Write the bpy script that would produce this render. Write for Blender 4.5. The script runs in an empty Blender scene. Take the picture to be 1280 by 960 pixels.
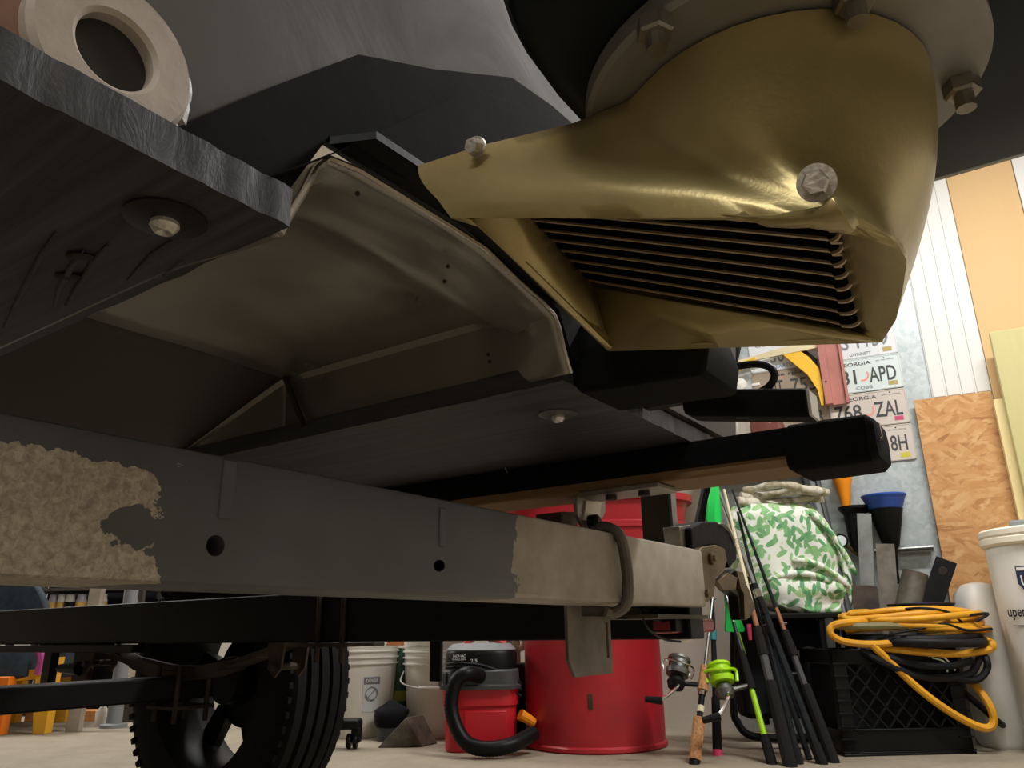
import bpy, bmesh, math, random
from mathutils import Vector, Matrix, noise
random.seed(7)
V = Vector
# ------------------------------------------------------------------ camera
F_PX, CX, CY, H = 961.0, 640.0, 480.0, 0.40
UC = V((594-CX, -2500-CY, F_PX)).normalized()                 # zenith as the lens sees it
FC = V((0, 0, 1)); FC = (FC - FC.dot(UC)*UC).normalized()
RC = FC.cross(UC)
if RC.x < 0: RC = -RC
MW = Matrix((RC, FC, UC))                                     # lens axes -> room axes
CAM = V((0, 0, H))
scene = bpy.context.scene
col = scene.collection
cd = bpy.data.cameras.new('camera'); cam = bpy.data.objects.new('camera', cd); col.objects.link(cam)
cd.sensor_width = 36; cd.lens = F_PX/1280*36; cd.clip_start = 0.02
rx, ry, rz_ = MW @ V((1, 0, 0)), MW @ V((0, -1, 0)), MW @ V((0, 0, -1))
cam.matrix_world = Matrix(((rx.x, ry.x, rz_.x, 0), (rx.y, ry.y, rz_.y, 0), (rx.z, ry.z, rz_.z, H), (0, 0, 0, 1)))
scene.camera = cam
# ------------------------------------------------------------------ world, lights, exposure
w = bpy.data.worlds.new('world'); scene.world = w; w.use_nodes = True
w.node_tree.nodes['Background'].inputs[0].default_value = (0.8, 0.9, 1, 1)
w.node_tree.nodes['Background'].inputs[1].default_value = 0.02
scene.view_settings.view_transform = 'Standard'; scene.view_settings.look = 'None'
scene.view_settings.exposure = 0.0; scene.view_settings.gamma = 1.0; scene.view_settings.use_curve_mapping = False
def unseen_lamp(x, y, e, rot=0.44, c=(1, 0.985, 0.96)):
    l = bpy.data.lights.new('unseen_ceiling_light', 'AREA'); l.shape = 'RECTANGLE'; l.size = 1.2; l.size_y = 0.16
    l.energy = e; l.color = c
    o = bpy.data.objects.new('unseen_ceiling_light', l); col.objects.link(o)
    o.location = (x, y, 2.6); o.rotation_euler = (0, 0, -rot)
for x, y, e in ((1.5, 1.6, 72), (-3.2, 4.2, 72), (-0.6, 3.5, 34), (-0.8, -1.8, 46), (2.3, -1.2, 10)):  # unseen lamps; the one over the middle back added to brighten drum and buckets
    unseen_lamp(x, y, e)
# ------------------------------------------------------------------ axes of trailer and wall
AZ = math.radians(34.5)
LAT = V((math.sin(AZ), math.cos(AZ), 0)); BOW = V((-math.cos(AZ), math.sin(AZ), 0)); UP = V((0, 0, 1))
K = 0.82                                                      # metres per trailer unit
def T(s, l, z): return CAM + K*(BOW*s + LAT*l + UP*z)
def ray(px, py): return MW @ V(((px-CX)/F_PX, (py-CY)/F_PX, 1))
def pS(px, py, s): r = ray(px, py); q = r*(s/r.dot(BOW)); return V((q.dot(BOW), q.dot(LAT), q.z))
def pL(px, py, l): r = ray(px, py); q = r*(l/r.dot(LAT)); return V((q.dot(BOW), q.dot(LAT), q.z))
def pZ(px, py, z): r = ray(px, py); q = r*(z/r.z); return V((q.dot(BOW), q.dot(LAT), q.z))
def TT(v): return T(v[0], v[1], v[2])
def at(px, py, Y): r = ray(px, py); return CAM + r*(Y/r.y)
def fl(px, py): r = ray(px, py); return CAM + r*(-H/r.z)
WA = math.radians(115)
WU = V((math.sin(WA), math.cos(WA), 0)); WN = V((WU.y, -WU.x, 0)); WC = 3.5
def wp(u, z, off=0.0): return WU*u - WN*WC + WN*off + UP*z
def wuz(px, py, off=0.0):
    r = ray(px, py); q = r*((-WC+off)/r.dot(WN)); return q.dot(WU), q.z + H
# ------------------------------------------------------------------ materials
def lin(c):
    if isinstance(c, str):
        c = [int(c[i:i+2], 16)/255 for i in (0, 2, 4)]
    return tuple(((x/12.92) if x <= 0.04045 else ((x+0.055)/1.055)**2.4) for x in c) + (1,)
MATS = {}
def newmat(name):
    m = bpy.data.materials.new(name); m.use_nodes = True; MATS[name] = m
    nt = m.node_tree; return m, nt, nt.nodes['Principled BSDF']
def N(nt, t, **kw):
    n = nt.nodes.new(t)
    for k, v in kw.items():
        if k.startswith('i_'): n.inputs[k[2:].replace('_', ' ')].default_value = v
        else: setattr(n, k, v)
    return n
def pos(nt, rotz=0, scale=(1, 1, 1), loc=(0, 0, 0)):
    g = N(nt, 'ShaderNodeNewGeometry'); r = N(nt, 'ShaderNodeVectorRotate', rotation_type='Z_AXIS'); r.inputs['Angle'].default_value = rotz
    mp = N(nt, 'ShaderNodeMapping'); mp.inputs['Scale'].default_value = scale; mp.inputs['Location'].default_value = loc
    nt.links.new(g.outputs['Position'], r.inputs['Vector']); nt.links.new(r.outputs[0], mp.inputs[0]); return mp.outputs[0]
def nz(nt, vec, scale, detail=4, rough=0.55, dist=0):
    n = N(nt, 'ShaderNodeTexNoise'); n.inputs['Scale'].default_value = scale; n.inputs['Detail'].default_value = detail
    n.inputs['Roughness'].default_value = rough; n.inputs['Distortion'].default_value = dist
    nt.links.new(vec, n.inputs['Vector']); return n.outputs['Fac']
def ramp(nt, fac, stops):
    r = N(nt, 'ShaderNodeValToRGB'); e = r.color_ramp.elements
    while len(e) < len(stops): e.new(0.5)
    for i, (p, c) in enumerate(stops):
        e[i].position = p; e[i].color = lin(c) if not isinstance(c, float) else (c, c, c, 1)
    nt.links.new(fac, r.inputs[0]); return r.outputs[0]
def mix(nt, fac, a, b, mode='MIX'):
    m = N(nt, 'ShaderNodeMix', data_type='RGBA', blend_type=mode)
    if isinstance(fac, float): m.inputs[0].default_value = fac
    else: nt.links.new(fac, m.inputs[0])
    for i, x in ((6, a), (7, b)):
        if isinstance(x, (tuple, str)): m.inputs[i].default_value = lin(x)
        else: nt.links.new(x, m.inputs[i])
    return m.outputs[2]
def bump(nt, b, fac, strength, dist=0.01):
    n = N(nt, 'ShaderNodeBump'); n.inputs['Strength'].default_value = strength; n.inputs['Distance'].default_value = dist
    nt.links.new(fac, n.inputs['Height']); nt.links.new(n.outputs[0], b.inputs['Normal'])
def mat(name, c1, rough=0.5, metal=0.0, c2=None, scale=12, lo=0.35, hi=0.65, bmp=0.0, bscale=60, trans=0.0, rotz=0, stretch=(1, 1, 1), emit=0, coat=0):
    m, nt, b = newmat(name)
    b.inputs['Base Color'].default_value = lin(c1); b.inputs['Roughness'].default_value = rough; b.inputs['Metallic'].default_value = metal
    if trans: b.inputs['Transmission Weight'].default_value = trans
    if max(lin(c1)[:3]) < 0.02: b.inputs['Specular IOR Level'].default_value = 0.16
    if coat: b.inputs['Coat Weight'].default_value = coat
    p = None
    if c2:
        p = pos(nt, rotz, stretch); f = nz(nt, p, scale, 5)
        nt.links.new(ramp(nt, f, [(lo, c1), (hi, c2)]), b.inputs['Base Color'])
    if bmp:
        p = p or pos(nt, rotz, stretch); bump(nt, b, nz(nt, p, bscale, 4), bmp, 0.004)
    return m
def wood(name, c1, c2, rotz=0, along='X', scale=30, rough=0.65, knots=False):
    m, nt, b = newmat(name)
    st = {'X': (0.06, 1, 1), 'Z': (1, 1, 0.05)}[along]
    p = pos(nt, rotz, st); f = nz(nt, p, scale, 6, 0.6, 0.6)
    p2 = pos(nt, rotz, (1, 1, 1)); f2 = nz(nt, p2, 3, 3)
    c = mix(nt, f2, ramp(nt, f, [(0.3, c1), (0.7, c2)]), ramp(nt, f, [(0.35, c2), (0.75, c1)]))
    nt.links.new(c, b.inputs['Base Color']); b.inputs['Roughness'].default_value = rough
    bump(nt, b, f, 0.15, 0.003); return m
TROT = -math.atan2(BOW.y, BOW.x)                              # turns room axes so that X runs along the boat
WROT = -math.atan2(WU.y, WU.x)
# plain ones
mat('black_rubber', '0d0d0e', 0.75, c2='161617', bmp=0.2)
mat('black_plastic', '101112', 0.42); mat('black_satin', '15181b', 0.38, c2='1d2125', scale=20)
mat('black_steel', '121315', 0.5, 0.3, c2='1c1c1d', bmp=0.1)
mat('rust_steel', '4a3d33', 0.7, 0.4, c2='2b2320', scale=18, bmp=0.2)
mat('zinc', '9a948a', 0.42, 0.8, c2='7d766c', scale=25, bmp=0.1); mat('bright_bolt', 'e2ddd4', 0.35, 0.6, c2='b5afa8', scale=180, bmp=0.3, bscale=400)
mat('chrome', 'dcdcdc', 0.12, 1.0); mat('grey_steel', '8f9290', 0.4, 0.9, c2='6f706d', scale=10)
mat('dull_bar', '7b756c', 0.55, 0.6, c2='5d564c', scale=14)
mat('brass_dull', '6a5a3f', 0.5, 0.7, c2='4d402c', scale=22, bmp=0.15)
mat('olive_steel', '4d4638', 0.6, 0.4, c2='3b362c', scale=16)
mat('drum_red', 'b3212c', 0.42, c2='93202a', scale=5, lo=0.4, hi=0.8, bmp=0.08, bscale=20); mat('tub_red', 'a31f2a', 0.35)
mat('vac_red', 'c41e2c', 0.4); mat('handle_red', 'd33234', 0.4); mat('light_red', '8f1420', 0.25)
mat('white_plastic', 'eceae4', 0.45, c2='dedbd2', scale=6); mat('cream_plastic', 'e9e1cf', 0.5)
mat('white_paint', 'dfdeda', 0.5); mat('print_grey', '70757a', 0.6); mat('print_black', '1c1c20', 0.5); mat('print_navy', '1c2a44', 0.5)
mat('foam_black', '1c1b1b', 0.85); mat('cork', 'c08d5c', 0.8, c2='8a5d38', scale=120, lo=0.4, hi=0.7)
mat('chartreuse', 'a5dc14', 0.35); mat('bright_green', '1fd65b', 0.5); mat('pink', 'e64a78', 0.4); mat('copper', 'a8745a', 0.35, 0.6)
mat('rod_cream', 'd8cfae', 0.4); mat('yellow_cord', 'e3a41c', 0.5, c2='cb8d17', scale=20); mat('olive_cord', '77714a', 0.55)
mat('black_cord', '1b1b1e', 0.5); mat('navy_cloth', '26323d', 0.9, c2='33414c', scale=30, bmp=0.2, bscale=300); mat('pink_cloth', 'b0488c', 0.8)
mat('orange_paint', 'ef7d14', 0.45); mat('yellow_paint', 'f0bd2b', 0.45); mat('blue_plastic', '2a55b4', 0.4); mat('orange_plastic', 'f2920f', 0.45)
mat('salmon_paint', 'b9776b', 0.5, c2='a86a60', scale=12); mat('grey_plastic', '7d8184', 0.5); mat('dark_grey_plastic', '3c3d40', 0.5)
mat('brown_glass', '6b4038', 0.12); mat('clear_jug', 'd8cfc4', 0.15, trans=0.6); mat('dark_green', '14402a', 0.5); mat('olive_yellow', '8a8a3c', 0.5)
mat('tan_rope', 'a89a80', 0.9, bmp=0.4, bscale=150); mat('carton', 'b98d5a', 0.8); mat('carton_orange', 'd98f55', 0.7, c2='c98048', scale=6); mat('grey_fabric', '6e6c66', 0.9)
mat('paper', 'cfc6b4', 0.8, c2='b7ac97', scale=8, bmp=0.4, bscale=14); mat('cream_board', 'c9c0ae', 0.7); mat('dark_post', '3c3630', 0.7)
mat('plate_white', 'd9dde0', 0.35); mat('plate_blue', 'cfdcda', 0.4); mat('plate_tan', 'c5b7aa', 0.45); mat('plate_pale', 'c8bfb6', 0.4); mat('plate_dark_tan', '9a8b78', 0.5)
mat('plate_ink', '3a3d40', 0.6); mat('plate_ink_light', '7b8288', 0.6); mat('plate_blue_ink', '7d94ad', 0.6); mat('peach', 'e8917f', 0.6); mat('sticker_yellow', 'c9bc3d', 0.6); mat('sticker_pink', 'c24a72', 0.6)
mat('gold_sticker', 'b09c5c', 0.6); mat('wire_green', 'a8c79a', 0.5); mat('wire_white', 'd8c8b4', 0.5); mat('teal', '2f7f86', 0.4)
mat('chock', '6a6459', 0.85, c2='4b463e', scale=25, bmp=0.4); mat('black_cloth', '17171a', 0.95, bmp=0.3, bscale=120)
mat('gauge_face', 'dfe4ea', 0.3); mat('lens_clear', 'e8e4da', 0.15); mat('jar_yellow', 'dcae54', 0.5); mat('jar_lilac', 'b9b6c4', 0.4)
mat('grey_wood', '9a8f80', 0.8, c2='857a6c', scale=14); mat('cream_shell', 'ded6c6', 0.6)
mat('casing_black', '131a20', 0.42, c2='1a2229', scale=9); mat('ring_grey', '96938d', 0.45, 0.4, c2='84817b', scale=14, bmp=0.08)
mat('collar_white', 'b7ada2', 0.55, c2='a2978b', scale=30, bmp=0.15); mat('hole_dark', '2c2825', 0.8); mat('sealant', '8e8984', 0.5, bmp=0.5, bscale=40)
mat('pod_black', '0a0b0b', 0.9, c2='121313', scale=14, bmp=0.12, bscale=30)
mat('slab_washer', '2d2c2b', 0.4, 0.5); mat('carpet_black', '08080a', 0.95, c2='101012', scale=200, bmp=0.6, bscale=500)
mat('ceiling_paint', 'd8d4cc', 0.8); mat('wall_paint', 'cfc8bb', 0.8, c2='c3bbad', scale=2)
wood('bunk_wood', '8a6a42', '6d5232', TROT, 'X'); wood('pine', 'e0bf8c', 'cfa872', WROT, 'Z', 14); wood('treated', 'cfc78f', 'b8b078', WROT, 'Z', 22); wood('pale_batten', 'e9d9a4', 'd9c58a', WROT, 'Z', 20)
wood('plank_orange', 'd9955a', 'c07d45', 0.5, 'X', 18); wood('yellow_wood', 'eab432', 'd99a22', 0, 'Z', 10); wood('ruler_wood', 'e5d8b4', 'd5c79e', 0, 'X', 10)
def make_floor():
    m, nt, b = newmat('concrete'); p = pos(nt)
    f = nz(nt, p, 1.3, 6, 0.6); f2 = nz(nt, p, 35, 5, 0.7); f3 = nz(nt, p, 7, 4)
    c = mix(nt, f, ramp(nt, f2, [(0.3, '8f8473'), (0.7, 'a3987f')]), ramp(nt, f3, [(0.3, '756b5c'), (0.7, '94897a')]))
    nt.links.new(c, b.inputs['Base Color']); b.inputs['Roughness'].default_value = 0.7; bump(nt, b, f2, 0.25, 0.004)
make_floor()
def make_osb():
    m, nt, b = newmat('osb'); cs = []
    for i, (r, st) in enumerate(((0.0, (13, 1, 70)), (0.6, (16, 1, 62)), (-0.7, (15, 1, 66)))):
        g = N(nt, 'ShaderNodeNewGeometry'); rz = N(nt, 'ShaderNodeVectorRotate', rotation_type='Z_AXIS'); rz.inputs['Angle'].default_value = WROT
        ryn = N(nt, 'ShaderNodeVectorRotate', rotation_type='Y_AXIS'); ryn.inputs['Angle'].default_value = r
        mp = N(nt, 'ShaderNodeMapping'); mp.inputs['Scale'].default_value = st
        nt.links.new(g.outputs['Position'], rz.inputs['Vector']); nt.links.new(rz.outputs[0], ryn.inputs['Vector']); nt.links.new(ryn.outputs[0], mp.inputs[0])
        ds = N(nt, 'ShaderNodeVectorMath', operation='ADD'); nn = N(nt, 'ShaderNodeTexNoise'); nn.inputs['Scale'].default_value = 2.5
        nt.links.new(mp.outputs[0], nn.inputs['Vector']); nt.links.new(mp.outputs[0], ds.inputs[0]); nt.links.new(nn.outputs['Color'], ds.inputs[1])
        v = N(nt, 'ShaderNodeTexVoronoi'); v.inputs['Scale'].default_value = 1.0; nt.links.new(ds.outputs[0], v.inputs['Vector'])
        cs.append(ramp(nt, v.outputs['Color'], [(0.0, '9c683c'), (0.3, 'bd8a54'), (0.6, 'c79762'), (1.0, 'd3ab78')]))
    p = pos(nt); f = nz(nt, p, 14, 2)
    c = mix(nt, ramp(nt, f, [(0.45, 0.0), (0.55, 1.0)]), cs[0], cs[1]); f2 = nz(nt, pos(nt, 0, (1, 1, 1), (3, 1, 2)), 11, 2)
    c = mix(nt, ramp(nt, f2, [(0.5, 0.0), (0.6, 1.0)]), c, cs[2])
    nt.links.new(c, b.inputs['Base Color']); b.inputs['Roughness'].default_value = 0.7
make_osb()
def make_galv():
    m, nt, b = newmat('galvanized'); p = pos(nt)
    v = N(nt, 'ShaderNodeTexVoronoi'); v.inputs['Scale'].default_value = 55; nt.links.new(p, v.inputs['Vector'])
    f = nz(nt, p, 6, 5, 0.6, 1.0)
    c = mix(nt, 0.35, ramp(nt, f, [(0.35, 'a3adaf'), (0.65, 'bcc4c5')]), ramp(nt, v.outputs['Color'], [(0.2, '97a2a5'), (0.8, 'c8d0d0')]))
    nt.links.new(c, b.inputs['Base Color']); b.inputs['Roughness'].default_value = 0.45; b.inputs['Metallic'].default_value = 0.35
make_galv()
def make_leaf():
    m, nt, b = newmat('leaf_print'); out = None
    base = None
    for i, (r, st, thr) in enumerate(((0.5, (15, 15, 40), 0.40), (-0.8, (17, 17, 44), 0.36), (1.3, (16, 16, 42), 0.33))):
        g = N(nt, 'ShaderNodeNewGeometry'); ryn = N(nt, 'ShaderNodeVectorRotate', rotation_type='Y_AXIS'); ryn.inputs['Angle'].default_value = r
        mp = N(nt, 'ShaderNodeMapping'); mp.inputs['Scale'].default_value = st
        nt.links.new(g.outputs['Position'], ryn.inputs['Vector']); nt.links.new(ryn.outputs[0], mp.inputs[0])
        v = N(nt, 'ShaderNodeTexVoronoi'); v.inputs['Scale'].default_value = 1.0; nt.links.new(mp.outputs[0], v.inputs['Vector'])
        mask = ramp(nt, v.outputs['Distance'], [(thr, 1.0), (thr+0.05, 0.0)])
        leafc = ramp(nt, v.outputs['Color'], [(0.2, '5c9a6a'), (0.5, '86b97f'), (0.8, 'a9c98f')])
        base = mix(nt, mask, base if base else 'e4e8df', leafc)
    nt.links.new(base, b.inputs['Base Color']); b.inputs['Roughness'].default_value = 0.8
make_leaf()
def make_camo():
    m, nt, b = newmat('folded_cloth'); p = pos(nt); f = nz(nt, p, 22, 4, 0.6, 1.0)
    nt.links.new(ramp(nt, f, [(0.3, '7d7458'), (0.45, 'b5ac94'), (0.6, 'd6d2c6'), (0.75, '9a9c86')]), b.inputs['Base Color']); b.inputs['Roughness'].default_value = 0.9
make_camo()
def make_beam():
    m, nt, b = newmat('beam_paint'); g = N(nt, 'ShaderNodeNewGeometry')
    def dot(v):
        d = N(nt, 'ShaderNodeVectorMath', operation='DOT_PRODUCT'); d.inputs[1].default_value = v; nt.links.new(g.outputs['Position'], d.inputs[0]); return d.outputs['Value']
    def math_(op, a, c=None):
        n = N(nt, 'ShaderNodeMath', operation=op)
        for i, x in enumerate((a, c)):
            if x is None: continue
            if isinstance(x, (int, float)): n.inputs[i].default_value = x
            else: nt.links.new(x, n.inputs[i])
        return n.outputs[0]
    l = dot(LAT); s = dot(UP)
    p = pos(nt); n1 = math_('SUBTRACT', nz(nt, p, 55, 5, 0.65), 0.5); n2 = math_('SUBTRACT', nz(nt, p, 14, 3), 0.5)
    jit = math_('ADD', math_('MULTIPLY', n1, 0.05), math_('MULTIPLY', n2, 0.05))
    lj = math_('ADD', l, jit); zj = math_('ADD', s, math_('MULTIPLY', jit, 0.5))
    left = math_('LESS_THAN', lj, K*0.292); lowenough = math_('LESS_THAN', zj, H+K*0.108)
    # bay of paint that stays inside the bare patch
    dx = math_('SUBTRACT', lj, K*0.274); dz = math_('SUBTRACT', zj, H+K*0.0685)
    bay = math_('GREATER_THAN', math_('ADD', math_('MULTIPLY', math_('MULTIPLY', dx, dx), 0.40), math_('MULTIPLY', dz, dz)), 0.0108**2)
    right = math_('GREATER_THAN', lj, K*0.705)
    mleft = math_('MULTIPLY', math_('MULTIPLY', left, lowenough), bay)
    mk = math_('MAXIMUM', mleft, right)
    flk = nz(nt, p, 230, 4, 0.65, 0.5)
    bare = mix(nt, right, ramp(nt, flk, [(0.35, '8d8475'), (0.5, 'a59b8b'), (0.65, 'bdb4a4')]), ramp(nt, nz(nt, p, 40, 5), [(0.3, '8a8071'), (0.7, 'a0968a')]))
    paint = ramp(nt, nz(nt, p, 9, 5), [(0.3, '45474a'), (0.7, '555659')])
    nt.links.new(mix(nt, mk, paint, bare), b.inputs['Base Color']); b.inputs['Roughness'].default_value = 0.55
    bh = math_('MULTIPLY', math_('ADD', math_('MULTIPLY', flk, mleft), math_('MULTIPLY', mk, -0.6)), 1.0)
    bump(nt, b, bh, 0.5, 0.003)
make_beam()
def make_slab():
    m, nt, b = newmat('skid_plastic'); p = pos(nt, TROT, (2.2, 45, 20)); f = nz(nt, p, 1.6, 6, 0.65, 0.6); p2 = pos(nt); f2 = nz(nt, p2, 40, 5, 0.7)
    c = mix(nt, f2, ramp(nt, f, [(0.35, '222327'), (0.65, '3c3d41')]), ramp(nt, f, [(0.4, '232427'), (0.72, '47474b')]))
    nt.links.new(c, b.inputs['Base Color']); b.inputs['Roughness'].default_value = 0.55; bump(nt, b, f, 0.25, 0.004)
make_slab()
def make_alu(name, c1, c2, rough, metal):
    m, nt, b = newmat(name); p = pos(nt); f = nz(nt, p, 7, 5, 0.55, 0.8); f2 = nz(nt, p, 260, 3)
    nt.links.new(ramp(nt, f, [(0.3, c1), (0.7, c2)]), b.inputs['Base Color']); b.inputs['Metallic'].default_value = metal
    nt.links.new(ramp(nt, f, [(0.3, rough-0.08), (0.7, rough+0.1)]), b.inputs['Roughness']); bump(nt, b, f, 0.12, 0.01)
make_alu('tunnel_metal', '8b8780', 'a09b93', 0.34, 0.72); make_alu('tunnel_edge', 'cfc9bf', 'e0dbd2', 0.3, 0.8)
make_alu('transom_grey', '45413c', '4f4b46', 0.7, 0.0)
def make_gold():
    m, nt, b = newmat('gold_casting'); p = pos(nt); f = nz(nt, p, 9, 4, 0.5); f2 = nz(nt, p, 300, 3)
    nt.links.new(ramp(nt, f, [(0.3, 'a0905f'), (0.55, 'b9a874'), (0.75, 'ae9866')]), b.inputs['Base Color'])
    b.inputs['Metallic'].default_value = 0.5; b.inputs['Roughness'].default_value = 0.32; bump(nt, b, f2, 0.06, 0.002)
make_gold()
mat('gold_inner', '6b5a33', 0.5, 0.4)
# ------------------------------------------------------------------ mesh helpers
ORG = {}
def basis(ax):
    ax = V(ax).normalized(); h = V((0, 0, 1)) if abs(ax.z) < 0.9 else V((1, 0, 0))
    a = ax.cross(h).normalized(); return a, ax.cross(a).normalized(), ax
class MB:
    def __init__(s): s.v = []; s.f = []
    def add(s, vs, fs):
        o = len(s.v); s.v += [V(x) for x in vs]; s.f += [tuple(i+o for i in f) for f in fs]; return s
    def box(s, c, a, b, d):
        c, a, b, d = V(c), V(a)/2, V(b)/2, V(d)/2
        vs = [c+i*a+j*b+k*d for k in (-1, 1) for j in (-1, 1) for i in (-1, 1)]
        return s.add(vs, [(0, 2, 3, 1), (4, 5, 7, 6), (0, 1, 5, 4), (2, 6, 7, 3), (0, 4, 6, 2), (1, 3, 7, 5)])
    def prism(s, pts, vec):
        n = len(pts); vec = V(vec); pts = [V(p) for p in pts]
        return s.add(pts+[p+vec for p in pts], [tuple(range(n-1, -1, -1)), tuple(range(n, 2*n))]+[(i, (i+1) % n, n+(i+1) % n, n+i) for i in range(n)])
    def loft(s, rings, caps=True, closed=True):
        n = len(rings[0]); vs = [p for r in rings for p in r]; fs = []
        for k in range(len(rings)-1):
            for i in range(n if closed else n-1):
                j = (i+1) % n; fs.append((k*n+i, k*n+j, (k+1)*n+j, (k+1)*n+i))
        if caps and closed: fs += [tuple(range(n-1, -1, -1)), tuple((len(rings)-1)*n+i for i in range(n))]
        return s.add(vs, fs)
    def tube(s, pts, r, seg=8, closed=False):
        pts = [V(p) for p in pts]; n = len(pts); rs = r if isinstance(r, (list, tuple)) else [r]*n
        tans = []
        for i in range(n):
            a = pts[(i-1) % n] if (closed or i > 0) else pts[i]; b = pts[(i+1) % n] if (closed or i < n-1) else pts[i]
            t = (b-a); tans.append(t.normalized() if t.length > 1e-9 else V((0, 0, 1)))
        a, b, _ = basis(tans[0]); rings = []
        for i in range(n):
            t = tans[i]; a = (a-a.dot(t)*t); a = a.normalized() if a.length > 1e-6 else basis(t)[0]; b = t.cross(a)
            rings.append([pts[i]+rs[i]*(math.cos(q)*a+math.sin(q)*b) for q in (2*math.pi*k/seg for k in range(seg))])
        if closed: rings.append(rings[0]); return s.loft(rings, caps=False)
        return s.loft(rings)
    def lathe(s, o, ax, prof, seg=32, closed=False):
        a, b, t = basis(ax); o = V(o)
        rings = [[o+t*h+r*(math.cos(q)*a+math.sin(q)*b) for q in (2*math.pi*k/seg for k in range(seg))] for r, h in prof]
        if closed: rings.append(rings[0]); return s.loft(rings, caps=False)
        return s.loft(rings)
    def grid(s, fn, nu, nv):
        vs = [fn(i/nu, j/nv) for j in range(nv+1) for i in range(nu+1)]
        return s.add(vs, [(j*(nu+1)+i, j*(nu+1)+i+1, (j+1)*(nu+1)+i+1, (j+1)*(nu+1)+i) for j in range(nv) for i in range(nu)])
    def sphere(s, c, r, seg=16, rings=10, sc=(1, 1, 1)):
        c = V(c); R = []
        for k in range(rings+1):
            ph = math.pi*k/rings; rr = max(math.sin(ph), 0.001)
            R.append([c+V((r*sc[0]*rr*math.cos(q), r*sc[1]*rr*math.sin(q), -r*sc[2]*math.cos(ph))) for q in (2*math.pi*i/seg for i in range(seg))])
        return s.loft(R)
    def build(s, name, m, parent=None, label=None, cat=None, group=None, kind=None, bevel=0, smooth=True, base=None, ang=35, solid=0, sub=0):
        if parent is not None: org = ORG[parent.name]
        else:
            xs = [p.x for p in s.v]; ys = [p.y for p in s.v]; zs = [p.z for p in s.v]
            org = V(base) if base is not None else V(((min(xs)+max(xs))/2, (min(ys)+max(ys))/2, min(zs)))
        me = bpy.data.meshes.new(name); me.from_pydata([p-org for p in s.v], [], s.f); me.update()
        bm = bmesh.new(); bm.from_mesh(me); bmesh.ops.recalc_face_normals(bm, faces=bm.faces); bm.to_mesh(me); bm.free()
        me.materials.append(MATS[m])
        if smooth:
            me.shade_smooth(); me.set_sharp_from_angle(angle=math.radians(ang))
        o = bpy.data.objects.new(name, me); col.objects.link(o)
        if parent is not None: o.parent = parent
        else: o.location = org
        ORG[o.name] = org
        if solid: md = o.modifiers.new('t', 'SOLIDIFY'); md.thickness = solid; md.offset = 0
        if bevel: md = o.modifiers.new('b', 'BEVEL'); md.width = bevel; md.segments = 2; md.limit_method = 'ANGLE'; md.angle_limit = math.radians(40)
        if sub: md = o.modifiers.new('s', 'SUBSURF'); md.levels = sub; md.render_levels = sub
        if label: o['label'] = label
        if cat: o['category'] = cat
        if group: o['group'] = group
        if kind: o['kind'] = kind
        return o
def thing(name, label, cat, loc, group=None):
    o = bpy.data.objects.new(name, None); col.objects.link(o); o.location = loc; o.empty_display_size = 0.05
    o['label'] = label; o['category'] = cat
    if group: o['group'] = group
    ORG[o.name] = V(loc); return o
def text(name, body, m, parent, o, ax, ay, height, width=None, depth=0.0008):
    c = bpy.data.curves.new('t', 'FONT'); c.body = body; c.size = 1.0; c.extrude = 0.0; c.offset = 0.012; c.align_x = 'CENTER'; c.align_y = 'CENTER'; c.resolution_u = 3
    ob = bpy.data.objects.new('t', c); col.objects.link(ob)
    dg = bpy.context.evaluated_depsgraph_get(); me = bpy.data.meshes.new_from_object(ob.evaluated_get(dg))
    bpy.data.objects.remove(ob); bpy.data.curves.remove(c)
    xs = [v.co.x for v in me.vertices]; ys = [v.co.y for v in me.vertices]
    w0, h0 = max(xs)-min(xs), max(ys)-min(ys); mx, my = (max(xs)+min(xs))/2, (max(ys)+min(ys))/2
    ky = height/h0; kx = (width/w0) if width else ky
    ax, ay = V(ax).normalized(), V(ay).normalized(); an = ax.cross(ay); mb = MB()
    mb.add([V(o)+ax*((v.co.x-mx)*kx)+ay*((v.co.y-my)*ky)+an*depth for v in me.vertices], [tuple(p.vertices) for p in me.polygons])
    bpy.data.meshes.remove(me); return mb.build(name, m, parent, smooth=False)
def hexbolt(mb, o, ax, r, h):
    a, b, t = basis(ax); R = lambda k, q: [V(o)+t*q+k*(math.cos(i*math.pi/3)*a+math.sin(i*math.pi/3)*b) for i in range(6)]
    mb.loft([R(r, 0), R(r, h*0.85), R(r*0.85, h)])
def arc(c, a, b, r, q0, q1, n): return [V(c)+r*(math.cos(q)*V(a)+math.sin(q)*V(b)) for q in (q0+(q1-q0)*i/n for i in range(n+1))]
def smoothpath(pts, n=6):
    pts = [V(p) for p in pts]; out = []
    P = [pts[0]*2-pts[1]]+pts+[pts[-1]*2-pts[-2]]
    for i in range(1, len(P)-2):
        for k in range(n):
            t = k/n; a, b, c, d = P[i-1], P[i], P[i+1], P[i+2]
            out.append(0.5*((2*b)+(c-a)*t+(2*a-5*b+4*c-d)*t*t+(3*b-a-3*c+d)*t**3))
    out.append(pts[-1]); return out
def tbox(mb, s0, s1, l0, l1, z0, z1):
    return mb.box(T((s0+s1)/2, (l0+l1)/2, (z0+z1)/2), BOW*K*(s1-s0), LAT*K*(l1-l0), UP*K*(z1-z0))
def wbox(mb, u0, u1, z0, z1, o0, o1):
    return mb.box(wp((u0+u1)/2, (z0+z1)/2, (o0+o1)/2), WU*(u1-u0), UP*(z1-z0), WN*(o1-o0))

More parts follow.
